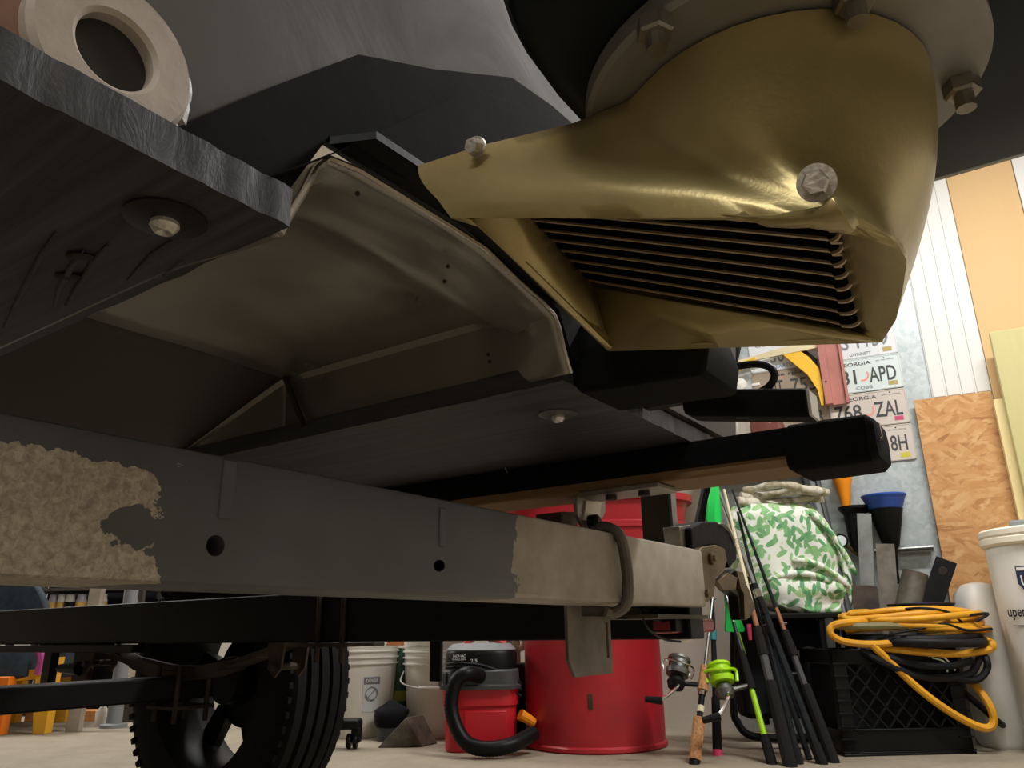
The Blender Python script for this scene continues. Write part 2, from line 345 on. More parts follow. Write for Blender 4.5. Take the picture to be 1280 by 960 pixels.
# ================================================================== the setting
def struct(name, mb, m): return mb.build(name, m, kind='structure', smooth=False)
U0, U1, WBACK = -6.5, 2.4, 6.6
mb = MB(); mb.box(wp((U0+U1)/2, -0.05, WBACK/2), WU*(U1-U0+0.4), WN*(WBACK+0.4), UP*0.1); struct('floor', mb, 'concrete')
mb = MB(); mb.box(wp((U0+U1)/2, 2.75, WBACK/2), WU*(U1-U0+0.4), WN*(WBACK+0.4), UP*0.1); struct('ceiling', mb, 'ceiling_paint')
mb = MB(); wbox(mb, U0, U1, 0, 2.7, -0.1, 0); struct('wall_back', mb, 'wall_paint')
mb = MB(); wbox(mb, U0-0.1, U0, 0, 2.7, -0.1, WBACK+0.1); struct('wall_left', mb, 'wall_paint')
mb = MB(); wbox(mb, U1, U1+0.1, 0, 2.7, -0.1, WBACK+0.1); struct('wall_right', mb, 'wall_paint')
mb = MB(); wbox(mb, U0, U1, 0, 2.7, WBACK, WBACK+0.1); struct('wall_front', mb, 'wall_paint')

# ================================================================== boat trailer
tr = thing('boat_trailer', 'boat trailer with peeling grey cross beam, dark side rail and wheel', 'trailer', T(1.2, 0.9, 0)*1.0 - UP*(T(1.2, 0.9, 0).z))
# cross beam with through holes
mb = MB(); tbox(mb, 0.485, 0.575, -0.75, 1.262, 0.034, 0.126); beam = mb.build('cross_beam', 'beam_paint', tr, bevel=0.004)
for (px, py, r) in ((286, 680, 0.0075), (549, 707, 0.0055)):
    c = MB(); a = pS(px, py, 0.47); d = ray(px, py).normalized() if px > 400 else BOW
    q0 = TT(a)-d*0.02; c.lathe(q0, d, [(r*K, 0), (r*K, 0.14 if px > 400 else 0.05)], 16); cut = c.build('cutter', 'beam_paint', None)
    md = beam.modifiers.new('hole', 'BOOLEAN'); md.operation = 'DIFFERENCE'; md.object = cut; md.solver = 'EXACT'
dg = bpy.context.evaluated_depsgraph_get(); me = bpy.data.meshes.new_from_object(beam.evaluated_get(dg)); beam.modifiers.clear(); beam.data = me
me.shade_smooth(); me.set_sharp_from_angle(angle=math.radians(30))
for o in [o for o in bpy.data.objects if o.name.startswith('cutter')]: bpy.data.objects.remove(o)
mb = MB()
for (px, y0, y1, wd) in ((288, 575, 650, 0.012), (553, 635, 684, 0.010)):
    a, b = pS(px, y0, 0.485), pS(px, y1, 0.485); m2 = MB(); tbox(m2, 0.4838, 0.487, a.y-wd/2, a.y+wd/2, b.z, a.z); m2.build('weld_strip', 'beam_paint', tr, bevel=0.001)
# side rail, its lip, axle
mb = MB(); tbox(mb, 0.52, 4.6, 1.268, 1.33, -0.016, 0.095); mb.build('side_rail', 'black_steel', tr, bevel=0.003)
mb = MB(); tbox(mb, 2.15, 4.4, 1.25, 1.29, -0.04, -0.018); mb.build('rail_lip', 'black_steel', tr, bevel=0.002)
mb = MB(); tbox(mb, 1.93, 2.01, -0.9, 1.37, -0.155, -0.098); mb.build('axle', 'black_steel', tr, bevel=0.004)
for (s0, s1) in ((0.5, 0.56),):
    mb = MB(); tbox(mb, 0.585, 0.60, 1.0, 1.262, 0.02, 0.034); mb.build('gusset_plate', 'olive_steel', tr)
WCN = T(1.97, 1.46, 0); WCN.z = 0.303
# tyre: grooved tread lathe, axis along LAT
R, W2 = 0.303, 0.082; prof = []
for h, r in ((-0.95, 0.62), (-1.0, 0.70), (-1.0, 0.82), (-0.95, 0.92), (-0.88, 0.965)): prof.append((r*R, h*W2))
for g in range(5):
    c0 = -0.80+g*0.36; prof += [(R*0.985 if g in (0, 4) else R, (c0)*W2), (R*0.985 if g in (0, 4) else R, (c0+0.24)*W2)]
    if g < 4: prof += [(R-0.009, (c0+0.26)*W2), (R-0.009, (c0+0.34)*W2)]
for h, r in ((0.88, 0.965), (0.95, 0.92), (1.0, 0.82), (1.0, 0.70), (0.95, 0.62)): prof.append((r*R, h*W2))
mb = MB(); mb.lathe(WCN, LAT, prof, 72, closed=True); mb.build('tyre', 'black_rubber', tr, ang=25)
a_, b_, t_ = basis(LAT); mb = MB()
for k in range(64):
    q = 2*math.pi*k/64; d = math.cos(q)*a_+math.sin(q)*b_; e = -math.sin(q)*a_+math.cos(q)*b_
    for sd in (-1, 1): mb.box(WCN+d*(R*0.937)+LAT*sd*W2*0.93, d*0.014, e*0.012, LAT*0.012)
o = mb.build('shoulder_lug', 'black_rubber', tr); o['kind'] = 'stuff'
mb = MB(); mb.lathe(WCN, LAT, [(0.62*R, -0.93*W2), (0.66*R, -0.93*W2), (0.66*R, 0.93*W2), (0.62*R, 0.93*W2), (0.58*R, 0.4*W2), (0.58*R, -0.4*W2)], 48, closed=True)
rim = mb.build('wheel_rim', 'black_steel', tr)
mb = MB(); mb.lathe(WCN+LAT*0.02, LAT, [(0.001, -0.05), (0.05, -0.05), (0.055, 0.0), (0.105, 0.012), (0.105, 0.024), (0.04, 0.03), (0.001, 0.03)], 32); mb.build('hub', 'black_steel', rim)
for k in range(6):
    q = 2*math.pi*k/6+0.2; d = math.cos(q)*a_+math.sin(q)*b_; e = -math.sin(q)*a_+math.cos(q)*b_; mb = MB()
    mb.loft([[WCN+d*0.095+e*w*0.022+LAT*h for w, h in ((-1, 0.02), (1, 0.02), (1, 0.045), (-1, 0.045))], [WCN+d*0.185+e*w*0.028+LAT*h for w, h in ((-1, 0.03), (1, 0.03), (1, 0.05), (-1, 0.05))]]); mb.build('spoke', 'black_steel', rim)
# leaf spring, hangers, u-bolts under the rail
mb = MB()
for k in range(3):
    L_ = 0.42-0.1*k; mb.loft([[T(1.97+q*L_, 1.30+w*0.03, -0.075-0.012*k-h*0.011+0.06*q*q*L_/0.42) for w, h in ((-1, 0), (1, 0), (1, 1), (-1, 1))] for q in (-1, -0.6, -0.2, 0.2, 0.6, 1)])
mb.build('leaf_spring', 'rust_steel', tr)
for s in (1.56, 2.40):
    mb = MB()
    for w in (-0.036, 0.036): mb.prism([T(s-0.03, 1.30+w, -0.016), T(s+0.03, 1.30+w, -0.016), T(s+0.022, 1.30+w, -0.075), T(s, 1.30+w, -0.095), T(s-0.022, 1.30+w, -0.075)], LAT*K*0.006)
    mb.tube([T(s, 1.25, -0.07), T(s, 1.35, -0.07)], K*0.009); mb.build('spring_hanger', 'rust_steel', tr)
mb = MB(); tbox(mb, 1.91, 2.03, 1.24, 1.36, -0.178, -0.17); mb.build('spring_plate', 'rust_steel', tr)
for ds in (-0.045, 0.045):
    for dl in (-0.045, 0.045):
        mb = MB(); mb.tube([T(1.97+ds, 1.30+dl, -0.21), T(1.97+ds, 1.30+dl, -0.07)], K*0.007); mb.build('u_bolt_leg', 'rust_steel', tr)
for s in (1.415, 1.335):
    mb = MB(); mb.tube([T(s, 1.262, 0.1), T(s, 1.262, -0.06)], K*0.0065); hexbolt(mb, T(s, 1.262, -0.03), UP, K*0.013, K*0.012); mb.build('clamp_bolt', 'rust_steel', tr)
mb = MB(); tbox(mb, 1.30, 1.45, 1.24, 1.36, -0.026, -0.018); mb.build('clamp_plate', 'rust_steel', tr)
# hanging brackets far left under the rail
a = pL(64, 815, 1.27); b = pL(110, 872, 1.27)
mb = MB(); tbox(mb, a.x-0.025, a.x+0.02, 1.26, 1.285, b.z+0.005, -0.016); mb.build('hanger_tab', 'black_steel', tr)
a = pL(102, 815, 1.27); mb = MB(); tbox(mb, a.x-0.05, a.x+0.04, 1.27, 1.285, b.z-0.02, -0.016); mb.build('hanger_tab', 'rust_steel', tr, bevel=0.002)
mb = MB(); mb.tube([T(a.x+0.1, 1.262, -0.085), T(a.x-0.02, 1.262, -0.085)], [K*0.012, K*0.02]); mb.build('hanger_knob', 'black_steel', tr)
a = pL(545.5, 785, 1.29); b = pL(545.5, 852, 1.29)
mb = MB(); tbox(mb, a.x-0.014, a.x+0.014, 1.286, 1.296, b.z, -0.016); mb.build('drop_bar', 'black_steel', tr, bevel=0.001)
# bunk: board, carpet, bracket, slotted posts, u-bolt
mb = MB(); tbox(mb, 0.165, 2.6, 0.945, 1.028, 0.186, 0.226); bunk = mb.build('bunk_board', 'bunk_wood', tr, bevel=0.002)
def bunk_carpet():
    mb = MB(); rings = []
    prof = lambda lo: [(0.940, lo), (0.938, 0.222), (0.944, 0.234), (1.028, 0.234), (1.034, 0.222), (1.033, lo), (1.0295, lo), (1.0295, 0.2275), (0.9435, 0.2275), (0.9435, lo)]
    for i in range(40):
        s = 0.24+(2.6-0.24)*i/39; j = 0.0015*noise.noise(V((s*20, 0, 0))); rings.append([T(s, l, z+j) for l, z in prof(0.199)])
    mb.loft(rings); mb.build('bunk_carpet', 'carpet_black', bunk)
    mb = MB(); rings = []
    for s, g in ((0.142, -0.016), (0.144, -0.006), (0.152, 0.0), (0.2, 0.001), (0.238, 0.001), (0.246, -0.004)):
        c0, c1, z0, z1 = 0.937-g, 1.035+g, 0.179-g, 0.236+g; r = 0.012; ring = []
        for cx, cz, q0 in ((c1-r, z1-r, 0), (c0+r, z1-r, 1), (c0+r, z0+r, 2), (c1-r, z0+r, 3)):
            for k in range(4): q = (q0+k/3)*math.pi/2; ring.append(T(s, cx+r*math.cos(q), cz+r*math.sin(q)))
        rings.append(ring)
    mb.loft(rings); mb.build('carpet_end_wrap', 'carpet_black', bunk)
    mb = MB(); a = pS(1100, 541, 0.141); mb.tube([T(0.1415, a.y-0.004, a.z+0.012), T(0.1395, a.y-0.003, a.z+0.010), T(0.1395, a.y+0.001, a.z-0.004), T(0.1415, a.y+0.001, a.z-0.006)], 0.0006); mb.build('staple', 'chrome', bunk)
bunk_carpet()
mb = MB(); p0 = pL(612, 500+85, 0.936); mb.tube(smoothpath([T(p0.x, 0.934, p0.z+0.03), T(p0.x-0.003, 0.932, p0.z+0.015), T(p0.x-0.025, 0.932, p0.z+0.008), T(p0.x-0.035, 0.932, p0.z-0.012)]), 0.0005, 5); mb.build('loose_thread', 'plate_white', bunk)
# swivel bracket under the bunk
mb = MB()
pl = [(720, 620), (736, 617), (757, 618), (757, 640), (750, 655), (742, 667), (733, 665), (722, 645)]
mb.prism([TT(pS(x, y, 0.555)) for x, y in pl], BOW*K*0.006); br = mb.build('bunk_bracket', 'zinc', tr, bevel=0.001)
mb = MB(); mb.prism([TT(pS(x, y, 0.552)) for x, y in [(733, 626), (752, 628), (749, 652), (730, 650)]], BOW*K*0.003); mb.build('bracket_face', 'cream_shell', br)
q = pS(738, 653, 0.551); mb = MB(); mb.lathe(TT(q), -BOW, [(0.001, 0), (K*0.011, 0), (K*0.011, K*0.012), (K*0.006, K*0.016), (0.001, K*0.016)], 14); mb.build('bracket_bolt', 'black_steel', br)
a = pZ(752, 618, 0.183); mb = MB(); tbox(mb, a.x-0.10, a.x+0.02, a.y-0.03, a.y+0.03, 0.178, 0.185); mb.build('bracket_top_plate', 'zinc', br, bevel=0.001)
mb = MB()
for ds in (0, 0.05): mb = MB(); mb.tube([T(a.x-0.07+ds, a.y-0.01, 0.18), T(a.x-0.07+ds, a.y-0.01, 0.172)], K*0.008); mb.build('bracket_screw', 'rust_steel', br)
# slotted angle post behind the beam
P0 = pS(709, 765, 0.578); P1 = pS(760, 765, 0.578); b0 = pS(735, 845, 0.578)
mb = MB(); l0, l1 = P0.y, P1.y
ang_ = [(l0, 0.16), (l0+0.035, 0.165), (l0+0.035, 0.118), (l1-0.012, 0.118), (l1-0.012, 0.0), (l1, 0.0)]
mb.prism([T(0.578, l, z) for l, z in ((l0, 0.166), (l0+0.04, 0.17), (l0+0.04, b0.z+0.0), (l0+0.016, b0.z), (l0, b0.z+0.022))], BOW*K*0.005)
post = mb.build('angle_post', 'dull_bar', tr)
mb = MB()
l1 += 0.006
for c0, c1, z0, z1 in ((l0+0.04, l1-0.016, b0.z, 0.02), (l1-0.009, l1, b0.z, 0.02), (l1-0.016, l1-0.009, b0.z, b0.z+0.022), (l1-0.016, l1-0.009, 0.012, 0.02)): tbox(mb, 0.578, 0.584, c0, c1, z0, z1)
mb.build('slotted_flange', 'dull_bar', post)
mb = MB(); tbox(mb, 0.583, 0.625, l0-0.002, l0+0.004, 0.07, 0.166); mb.build('side_flange', 'rust_steel', post)
ub = pS(775, 690, 0.478).y
mb = MB(); zt, zb, so, si, r = 0.134, 0.022, 0.476, 0.586, 0.0078
pth = [T(0.515, ub-0.004, zt-0.004), T(so+0.02, ub, zt), T(so, ub+0.004, zt-0.02), T(so, ub+0.012, zb+0.02), T(so+0.02, ub+0.01, zb), T(0.505, ub+0.002, zb+0.002)]
mb.tube(smoothpath(pth, 5), K*r, 10); mb.build('u_bolt', 'dull_bar', tr)
# flat upright behind the beam end
c = [pL(x, y, 1.30) for x, y in ((800, 620), (838, 620))]
mb = MB(); tbox(mb, c[1].x, c[0].x, 1.30, 1.312, 0.09, 0.31); up_ = mb.build('guide_upright', 'olive_steel', tr, bevel=0.001)
mb = MB(); tbox(mb, c[1].x-0.005, c[1].x, 1.29, 1.312, 0.09, 0.31); mb.build('upright_edge', 'grey_steel', up_)
# beam end lip and marker light
mb = MB(); tbox(mb, 0.50, 0.60, 1.1, 1.30, 0.016, 0.022); mb.build('light_shelf', 'olive_steel', tr)
a = pS(860, 782, 0.55)
ml = thing('marker_light', 'red oblong trailer marker light hanging under the end of the grey cross beam', 'light', T(0.55, a.y, a.z-0.012))
mb = MB(); tbox(mb, 0.535, 0.575, a.y-0.10, a.y+0.09, a.z-0.012, a.z+0.012); mb.build('lens', 'light_red', ml, bevel=0.004)
mb = MB(); tbox(mb, 0.53, 0.58, a.y-0.10, a.y-0.02, a.z-0.010, a.z+0.013); mb.build('housing', 'black_plastic', ml, bevel=0.002)
mb = MB(); mb.sphere(T(0.55, a.y-0.02, a.z-0.016), K*0.02, 14, 8, (1, 1, 0.6)); mb.build('bulb_window', 'lens_clear', ml)
mb = MB(); mb.tube(smoothpath([T(0.54, a.y-0.2, a.z+0.03), T(0.54, a.y-0.19, a.z), T(0.54, a.y-0.13, a.z-0.02), T(0.545, a.y-0.05, a.z-0.026)]), 0.0016, 6); mb.tube(smoothpath([T(0.56, a.y-0.17, a.z+0.03), T(0.55, a.y-0.15, a.z+0.012), T(0.55, a.y-0.08, a.z+0.004)]), 0.0016, 6); mb.build('light_wire', 'black_cord', ml)
# ratchet tie-down bolted on the beam end
rt = thing('ratchet_tie_down', 'dull brass and black ratchet strap winch bolted on the cross beam end', 'ratchet', TT(pS(880, 750, 0.5)))
pp = lambda L_, s: [TT(pS(x, y, s)) for x, y in L_]
mb = MB(); mb.prism(pp([(867, 694), (878, 684), (895, 681), (906, 686), (909, 700), (905, 715), (895, 722), (893, 745), (886, 752), (876, 753), (872, 745), (871, 722), (877, 715), (876, 709), (869, 706)], 0.488), BOW*K*0.012); pt = mb.build('ratchet_plate', 'brass_dull', rt, bevel=0.001)
q = TT(pS(889, 698, 0.487)); mb = MB(); mb.lathe(q, -BOW, [(0.001, 0), (K*0.011, 0), (K*0.011, K*0.004), (K*0.006, K*0.005), (0.001, K*0.005)], 20); hexbolt(mb, q, -BOW, K*0.006, K*0.009); mb.build('pivot_bolt', 'brass_dull', pt)
q = TT(pS(881, 742, 0.487)); mb = MB(); hexbolt(mb, q, -BOW, K*0.007, K*0.008); mb.build('mount_bolt', 'brass_dull', pt)
mb = MB(); mb.prism(pp([(864, 660), (878, 652), (896, 652), (912, 665), (921, 685), (921, 700), (912, 710), (907, 700), (905, 688), (895, 681), (878, 683), (866, 692)], 0.503), BOW*K*0.05); mb.build('spool_drum', 'black_rubber', rt, bevel=0.002)
c0 = pS(889, 698, 0.53); mb = MB()
ring = lambda s: [T(s, c0.y+0.062*math.cos(q), c0.z+0.062*math.sin(q)) for q in [0.5+1.4*i/10 for i in range(11)]]
mb.loft([ring(0.50), ring(0.56)], caps=False, closed=False); mb.build('strap_webbing', 'grey_steel', rt, solid=0.002)
mb = MB(); mb.prism(pp([(849, 658), (866, 656), (866, 662), (857, 664), (860, 684), (866, 690), (866, 695), (856, 695), (851, 675)], 0.515), BOW*K*0.03); mb.build('strap_hook', 'zinc', rt, bevel=0.001)
mb = MB(); mb.prism(pp([(903, 727), (918, 712), (928, 716), (938, 742), (943, 760), (934, 775), (926, 775), (922, 745), (912, 738)], 0.50), BOW*K*0.02); lv = mb.build('release_lever', 'black_plastic', rt, bevel=0.0015)
mb = MB(); mb.prism(pp([(921, 714), (929, 715), (934, 735), (930, 742), (926, 735), (924, 725)], 0.494), BOW*K*0.006); mb.prism(pp([(930, 740), (936, 736), (944, 760), (937, 772), (931, 774)], 0.494), BOW*K*0.006); mb.build('lever_edge', 'brass_dull', lv)
mb = MB(); mb.prism(pp([(897, 727), (910, 716), (922, 722), (920, 737), (905, 738)], 0.492), BOW*K*0.008); mb.build('pawl_bracket', 'brass_dull', rt, bevel=0.001)

# ================================================================== boat hull
bt = thing('boat_hull', 'underside of a grey aluminium boat hull with a bare metal tunnel and black skid slabs', 'boat', T(1.5, 0.45, 0.235))
def slab(name, l0, l1, s0, s1, z0, z1, edge_in):
    top, bot = [], []; pts = []
    n = 60
    def e(a, b): return 0.0035*(noise.noise(V((a*45, b*45, 3)))+0.6*noise.noise(V((a*130, b*130, 9))))
    for i in range(n): l = l0+(l1-l0)*i/n; pts.append((s0+e(l, 0)*0.8, l))
    for i in range(n): s = s0+(s1-s0)*i/n; pts.append((s, l1+(e(s, 1) if edge_in == 1 else 0)))
    for i in range(n): l = l1-(l1-l0)*i/n; pts.append((s1, l))
    for i in range(n): s = s1-(s1-s0)*i/n; pts.append((s, l0+(e(s, 2) if edge_in == 0 else 0)))
    mb = MB(); mb.loft([[T(s, l, z0) for s, l in pts], [T(s+0.3*e(l*2, s), l, (z0+z1)/2) for s, l in pts], [T(s, l, z1) for s, l in pts]]); return mb.build(name, 'skid_plastic', bt, ang=50)
sn = slab('skid_slab', -0.18, 0.266, 0.345, 2.0, 0.236, 0.262, 1)
sf = slab('skid_slab', 0.622, 1.08, 0.366, 2.6, 0.235, 0.257, 0)
def washer(px, py, z, parent, R_, m):
    a = TT(pZ(px, py, z)); mb = MB(); mb.lathe(a+UP*0.001, -UP, [(0.001, 0), (R_, 0), (R_, 0.0015), (R_*0.45, 0.003), (0.001, 0.003)], 28); wv = mb.build('fender_washer', m, parent)
    mb = MB(); mb.lathe(a-UP*0.001, -UP, [(0.001, 0), (R_*0.34, 0), (R_*0.36, 0.003), (R_*0.25, 0.006), (R_*0.18, 0.0065), (0.001, 0.0045)], 20); mb.build('carriage_bolt', 'bright_bolt', wv)
washer(207, 274, 0.235, sn, K*0.0235, 'slab_washer'); washer(697, 518, 0.234, sf, K*0.022, 'grey_steel')
def gouge(pts, z, parent, wd):
    mb = MB(); P = [pZ(x, y, z) for x, y in pts]; mb.tube([TT(p)-UP*0.0004 for p in P], [wd*0.4]+[wd]*(len(P)-2)+[wd*0.3], 6); mb.build('gouge_ridge', 'skid_plastic', parent)
gouge([(68, 385), (75, 360), (88, 335), (105, 312)], 0.2355, sn, 0.0018); gouge([(83, 382), (100, 355), (120, 325), (135, 305)], 0.2355, sn, 0.0022); gouge([(5, 410), (28, 365), (52, 320), (70, 290)], 0.2355, sn, 0.0016)
gouge([(160, 350), (190, 318), (215, 300)], 0.2355, sn, 0.0014); gouge([(205, 345), (228, 325)], 0.2355, sn, 0.0012)
for px, py in ((100, 320), (85, 345)):
    mb = MB(); mb.sphere(TT(pZ(px, py, 0.2352))-UP*0.0005, 0.006, 12, 8, (1.3, 0.7, 0.25)); mb.build('gouge_pit', 'hole_dark', sn)
# bottom plates above the slabs, forward bottom, sides
mb = MB(); tbox(mb, 0.36, 4.6, -0.20, 0.268, 0.263, 0.27); mb.build('bottom_plate', 'transom_grey', bt)
mb = MB(); tbox(mb, 0.372, 4.6, 0.635, 1.10, 0.258, 0.266); mb.build('bottom_plate', 'transom_grey', bt)
mat('bottom_brown', '35302a', 0.6, c2='3d3831', scale=6)  # darker brown than the tunnel metal, for ramp and forward bottom
mb = MB(); tbox(mb, 1.07, 4.6, 0.262, 0.64, 0.238, 0.262); mb.build('bottom_plate', 'bottom_brown', bt)
for l, g in ((-0.20, -1), (1.10, 1)): mb = MB(); mb.prism([T(0.36, l, 0.262), T(0.36, l+g*0.16, 0.8), T(0.36, l+g*0.17, 0.8), T(0.36, l+g*0.01, 0.262)], BOW*K*4.24); mb.build('hull_side', 'transom_grey', bt)
mb = MB(); tbox(mb, 4.6, 4.61, -0.36, 1.26, 0.238, 0.8); mb.build('bow_plate', 'transom_grey', bt)
mb = MB(); mb.prism([T(0.36, l, z) for l, z in ((-0.20, 0.262), (0.19, 0.262), (0.26, 0.33), (0.65, 0.33), (0.72, 0.262), (1.10, 0.262), (1.26, 0.8), (-0.36, 0.8))], BOW*K*0.012); mb.build('transom', 'transom_grey', bt)
mat('patch_pink', '9a7565', 0.6, c2='8a6a5c', scale=20)  # pink area set on the transom beside the drain collar
mb = MB(); mb.prism([T(0.3585, p.y, p.z) for p in [pS(x, y, 0.3585) for x, y in ((-60, -30), (75, -30), (62, 0), (40, 28), (34, 70), (-10, 90), (-60, 60))]], BOW*K*0.0015); mb.build('pink_patch', 'patch_pink', bt)
# drain collar
c = T(0.36, 0.153, 0.288); ro, ri = K*0.043, K*0.0205
mb = MB(); mb.lathe(c, -BOW, [(ri, 0), (ro, 0), (ro, 0.007), (ro*0.94, 0.010), (ri*1.12, 0.010), (ri, 0.008)], 48, closed=True); dc = mb.build('drain_collar', 'collar_white', bt)
mb = MB(); mb.lathe(c-BOW*0.001, BOW, [(ri*1.05, -0.001), (ri*1.05, 0.0), (0.001, 0.0)], 32); mb.build('drain_hole', 'hole_dark', dc)
mb = MB(); Q = [-1.6+3.2*k/40 for k in range(41)]
mb.tube([c-BOW*0.001+(LAT*math.cos(q)+UP*math.sin(q))*ro*(1.02+0.03*noise.noise(V((q*3, 1, 0)))) for q in Q], [0.003+0.0028*abs(noise.noise(V((q*5, 5, 2)))) for q in Q], 8)
mb.build('sealant_bead', 'sealant', dc)
# tunnel sheet
PRO = [(0.268, 0.236), (0.274, 0.252), (0.283, 0.272), (0.292, 0.296), (0.302, 0.309), (0.33, 0.315), (0.38, 0.318), (0.434, 0.318), (0.48, 0.314), (0.53, 0.306), (0.57, 0.297), (0.592, 0.290), (0.600, 0.282), (0.607, 0.264), (0.613, 0.252), (0.620, 0.240)]
def tun(i, s):
    l, z = PRO[i]
    h = 1.0 if s < 0.80 else max(0.0, 1-(s-0.80)/0.27)
    zf = [0.236, 0.262, 0.292, 0.322, 0.326, 0.326, 0.326, 0.326, 0.326, 0.326, 0.326, 0.326, 0.318, 0.29, 0.265, 0.244][i]
    lf = [0.256, 0.257, 0.258, 0.262, 0.30, 0.33, 0.38, 0.434, 0.48, 0.53, 0.59, 0.624, 0.630, 0.632, 0.633, 0.634][i]
    q = min(1, max(0, (s-0.362)/0.11)); q = q*q*(3-2*q)
    l += (lf-l)*q; z += (zf-z)*q
    if 4 < i < 12:
        d = math.exp(-((s-0.425)/0.03)**2); z -= 0.014*d
        z += 0.008*noise.noise(V((l*26, s*34, 1.7)))*math.exp(-((s-0.40)/0.05)**2)+0.002*noise.noise(V((l*9, s*9, 4)))
    z = 0.236+(z-0.236)*h; return T(s, l, z)
S_ = [0.356+0.008*i for i in range(14)]+[0.48+0.04*i for i in range(8)]+[0.795, 0.805]+[0.82+0.025*i for i in range(11)]
NI = len(PRO)
def fine(s):
    out = []
    for i in range(NI-1):
        for k in range(3): out.append(tun(i, s).lerp(tun(i+1, s), k/3))
    out.append(tun(NI-1, s)); return out
RW = [fine(s) for s in S_]
NF = max(i for i, s_ in enumerate(S_) if s_ < 0.8)+1
mb = MB(); mb.loft(RW[:NF], caps=False, closed=False); tn = mb.build('tunnel_sheet', 'tunnel_metal', bt, solid=0.003, ang=28)
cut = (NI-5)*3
mb = MB(); mb.loft([r[:cut+1] for r in RW[NF-1:]], caps=False, closed=False); mb.build('tunnel_ramp', 'bottom_brown', bt, solid=0.003, ang=28)
mb = MB(); mb.loft([r[cut:] for r in RW[NF-1:]], caps=False, closed=False); mb.build('tunnel_side', 'tunnel_metal', bt, solid=0.003, ang=28)
mb = MB(); mb.tube(RW[0], 0.0019, 6); mb.build('tunnel_edge', 'tunnel_edge', tn)
for px, py in ((447, 242), (560, 333), (556, 352), (610, 443), (612, 452)):
    mb = MB(); a = TT(pZ(px, py, 0.30 if py < 400 else 0.28)) if py < 400 else TT(pL(px, py, 0.620)); mb.sphere(a, 0.0016, 8, 6); mb.build('rivet_hole', 'hole_dark', tn)
# weld seam on the far tunnel wall
mb = MB(); mb.tube([TT(pL(356+q*0.4, 472+q, 0.6215)) for q in (0, 15, 30, 45, 60)], 0.003, 6); mb.build('weld_seam', 'rust_steel', tn)
# black motor pod on the transom above the tunnel mouth
mb = MB(); top = [(205, 166), (330, 112), (448, 68), (470, 72), (540, 86), (640, 97), (690, 132), (722, 160)]
pts = [pS(x, y, 0.355) for x, y in top]; pts = [T(0.355, p.y, p.z) for p in pts]+[T(0.355, 0.80, 0.50), T(0.355, 0.80, 0.257), T(0.355, 0.622, 0.257), T(0.355, 0.60, 0.30), T(0.355, 0.45, 0.33), T(0.355, 0.30, 0.325), T(0.355, 0.272, 0.27), T(0.355, 0.2, 0.265)]
mb.prism(pts, BOW*K*0.006); pod = mb.build('motor_pod', 'pod_black', bt, smooth=False)
mb = MB(); low = [pS(x, y, 0.343) for x, y in ((335, 222), (420, 190), (500, 152), (590, 110), (700, 150))]
mb.prism([T(0.343, p.y, p.z) for p in low]+[T(0.343, 0.66, 0.34), T(0.343, 0.585, 0.315), T(0.343, 0.45, 0.326), T(0.343, 0.31, 0.318), T(0.343, 0.275, 0.285)], BOW*K*0.012); mb.build('pod_step', 'pod_black', pod, smooth=False, bevel=0.002)
mb = MB(); mb.prism([T(0.328, 0.318, 0.322), T(0.328, 0.45, 0.326), T(0.332, 0.585, 0.308), T(0.354, 0.592, 0.304), T(0.354, 0.45, 0.322), T(0.354, 0.30, 0.318)], UP*K*0.006); mb.build('tunnel_flange', 'black_steel', pod)
mb = MB(); mb.prism([T(0.366, 0.64, z) for z in (0.236, 0.30)]+[T(0.232, 0.64, 0.275), T(0.224, 0.64, 0.245), T(0.23, 0.64, 0.219), T(0.36, 0.64, 0.226)], LAT*K*0.09); mb.build('pod_skeg_block', 'pod_black', pod, bevel=0.004)

# ================================================================== outboard jet
oj = thing('outboard_jet', 'outboard jet foot with a gold cast water intake and black casing behind the boat', 'outboard motor', T(0.1, 0.45, 0.18))
def resample(P, n):
    P = [V(p) for p in P]; d = [0]
    for a, b in zip(P, P[1:]): d.append(d[-1]+(b-a).length)
    out = []
    for i in range(n):
        t = d[-1]*i/n; k = max(j for j in range(len(d)) if d[j] <= t+1e-12); k = min(k, len(P)-2); q = (t-d[k])/(d[k+1]-d[k]+1e-12); out.append(P[k].lerp(P[k+1], q))
    return out
ZT = 0.314
cs, cl, cr = 0.100, 0.445, 0.094
aft_t = [V((cs+cr*math.cos(q), cl+cr*math.sin(q), ZT)) for q in [math.radians(-58-244*i/24) for i in range(25)]]
near_t = [V((0.318, 0.350, ZT)), V((0.268, 0.357, ZT)), V((0.206, 0.373, ZT)), V((0.165, 0.374, ZT)), aft_t[0]]
far_t = [aft_t[-1], V((0.15, 0.57, ZT)), V((0.22, 0.60, ZT)), V((0.30, 0.60, ZT))]
front_t = [far_t[-1], V((0.318, 0.58, ZT)), V((0.322, 0.36, ZT)), near_t[0]]
near_b = [pL(565, 273, 0.35), pL(690, 273, 0.349), pL(800, 273, 0.348), pL(940, 272, 0.348), pL(1020, 272, 0.35), pL(1075, 282, 0.352)]
aft_b = [near_b[-1], pL(1118, 300, 0.358), pL(1134, 325, 0.385), pL(1128, 365, 0.44), pL(1120, 400, 0.51), pL(1104, 425, 0.58)]
far_b = [aft_b[-1], pL(1060, 427, 0.598), pL(900, 433, 0.60), pL(790, 437, 0.60), pL(762, 438, 0.595)]
front_b = [far_b[-1], pL(590, 276, 0.365)+V((0.0, 0, 0)), near_b[0]]
cnt = (24, 26, 22, 10)
top = sum((resample(c, n) for c, n in zip((near_t, aft_t, far_t, front_t), cnt)), [])
bot = sum((resample(c, n) for c, n in zip((near_b, aft_b, far_b, front_b), cnt)), [])
rings = []
cen = V((0.15, 0.45, 0))
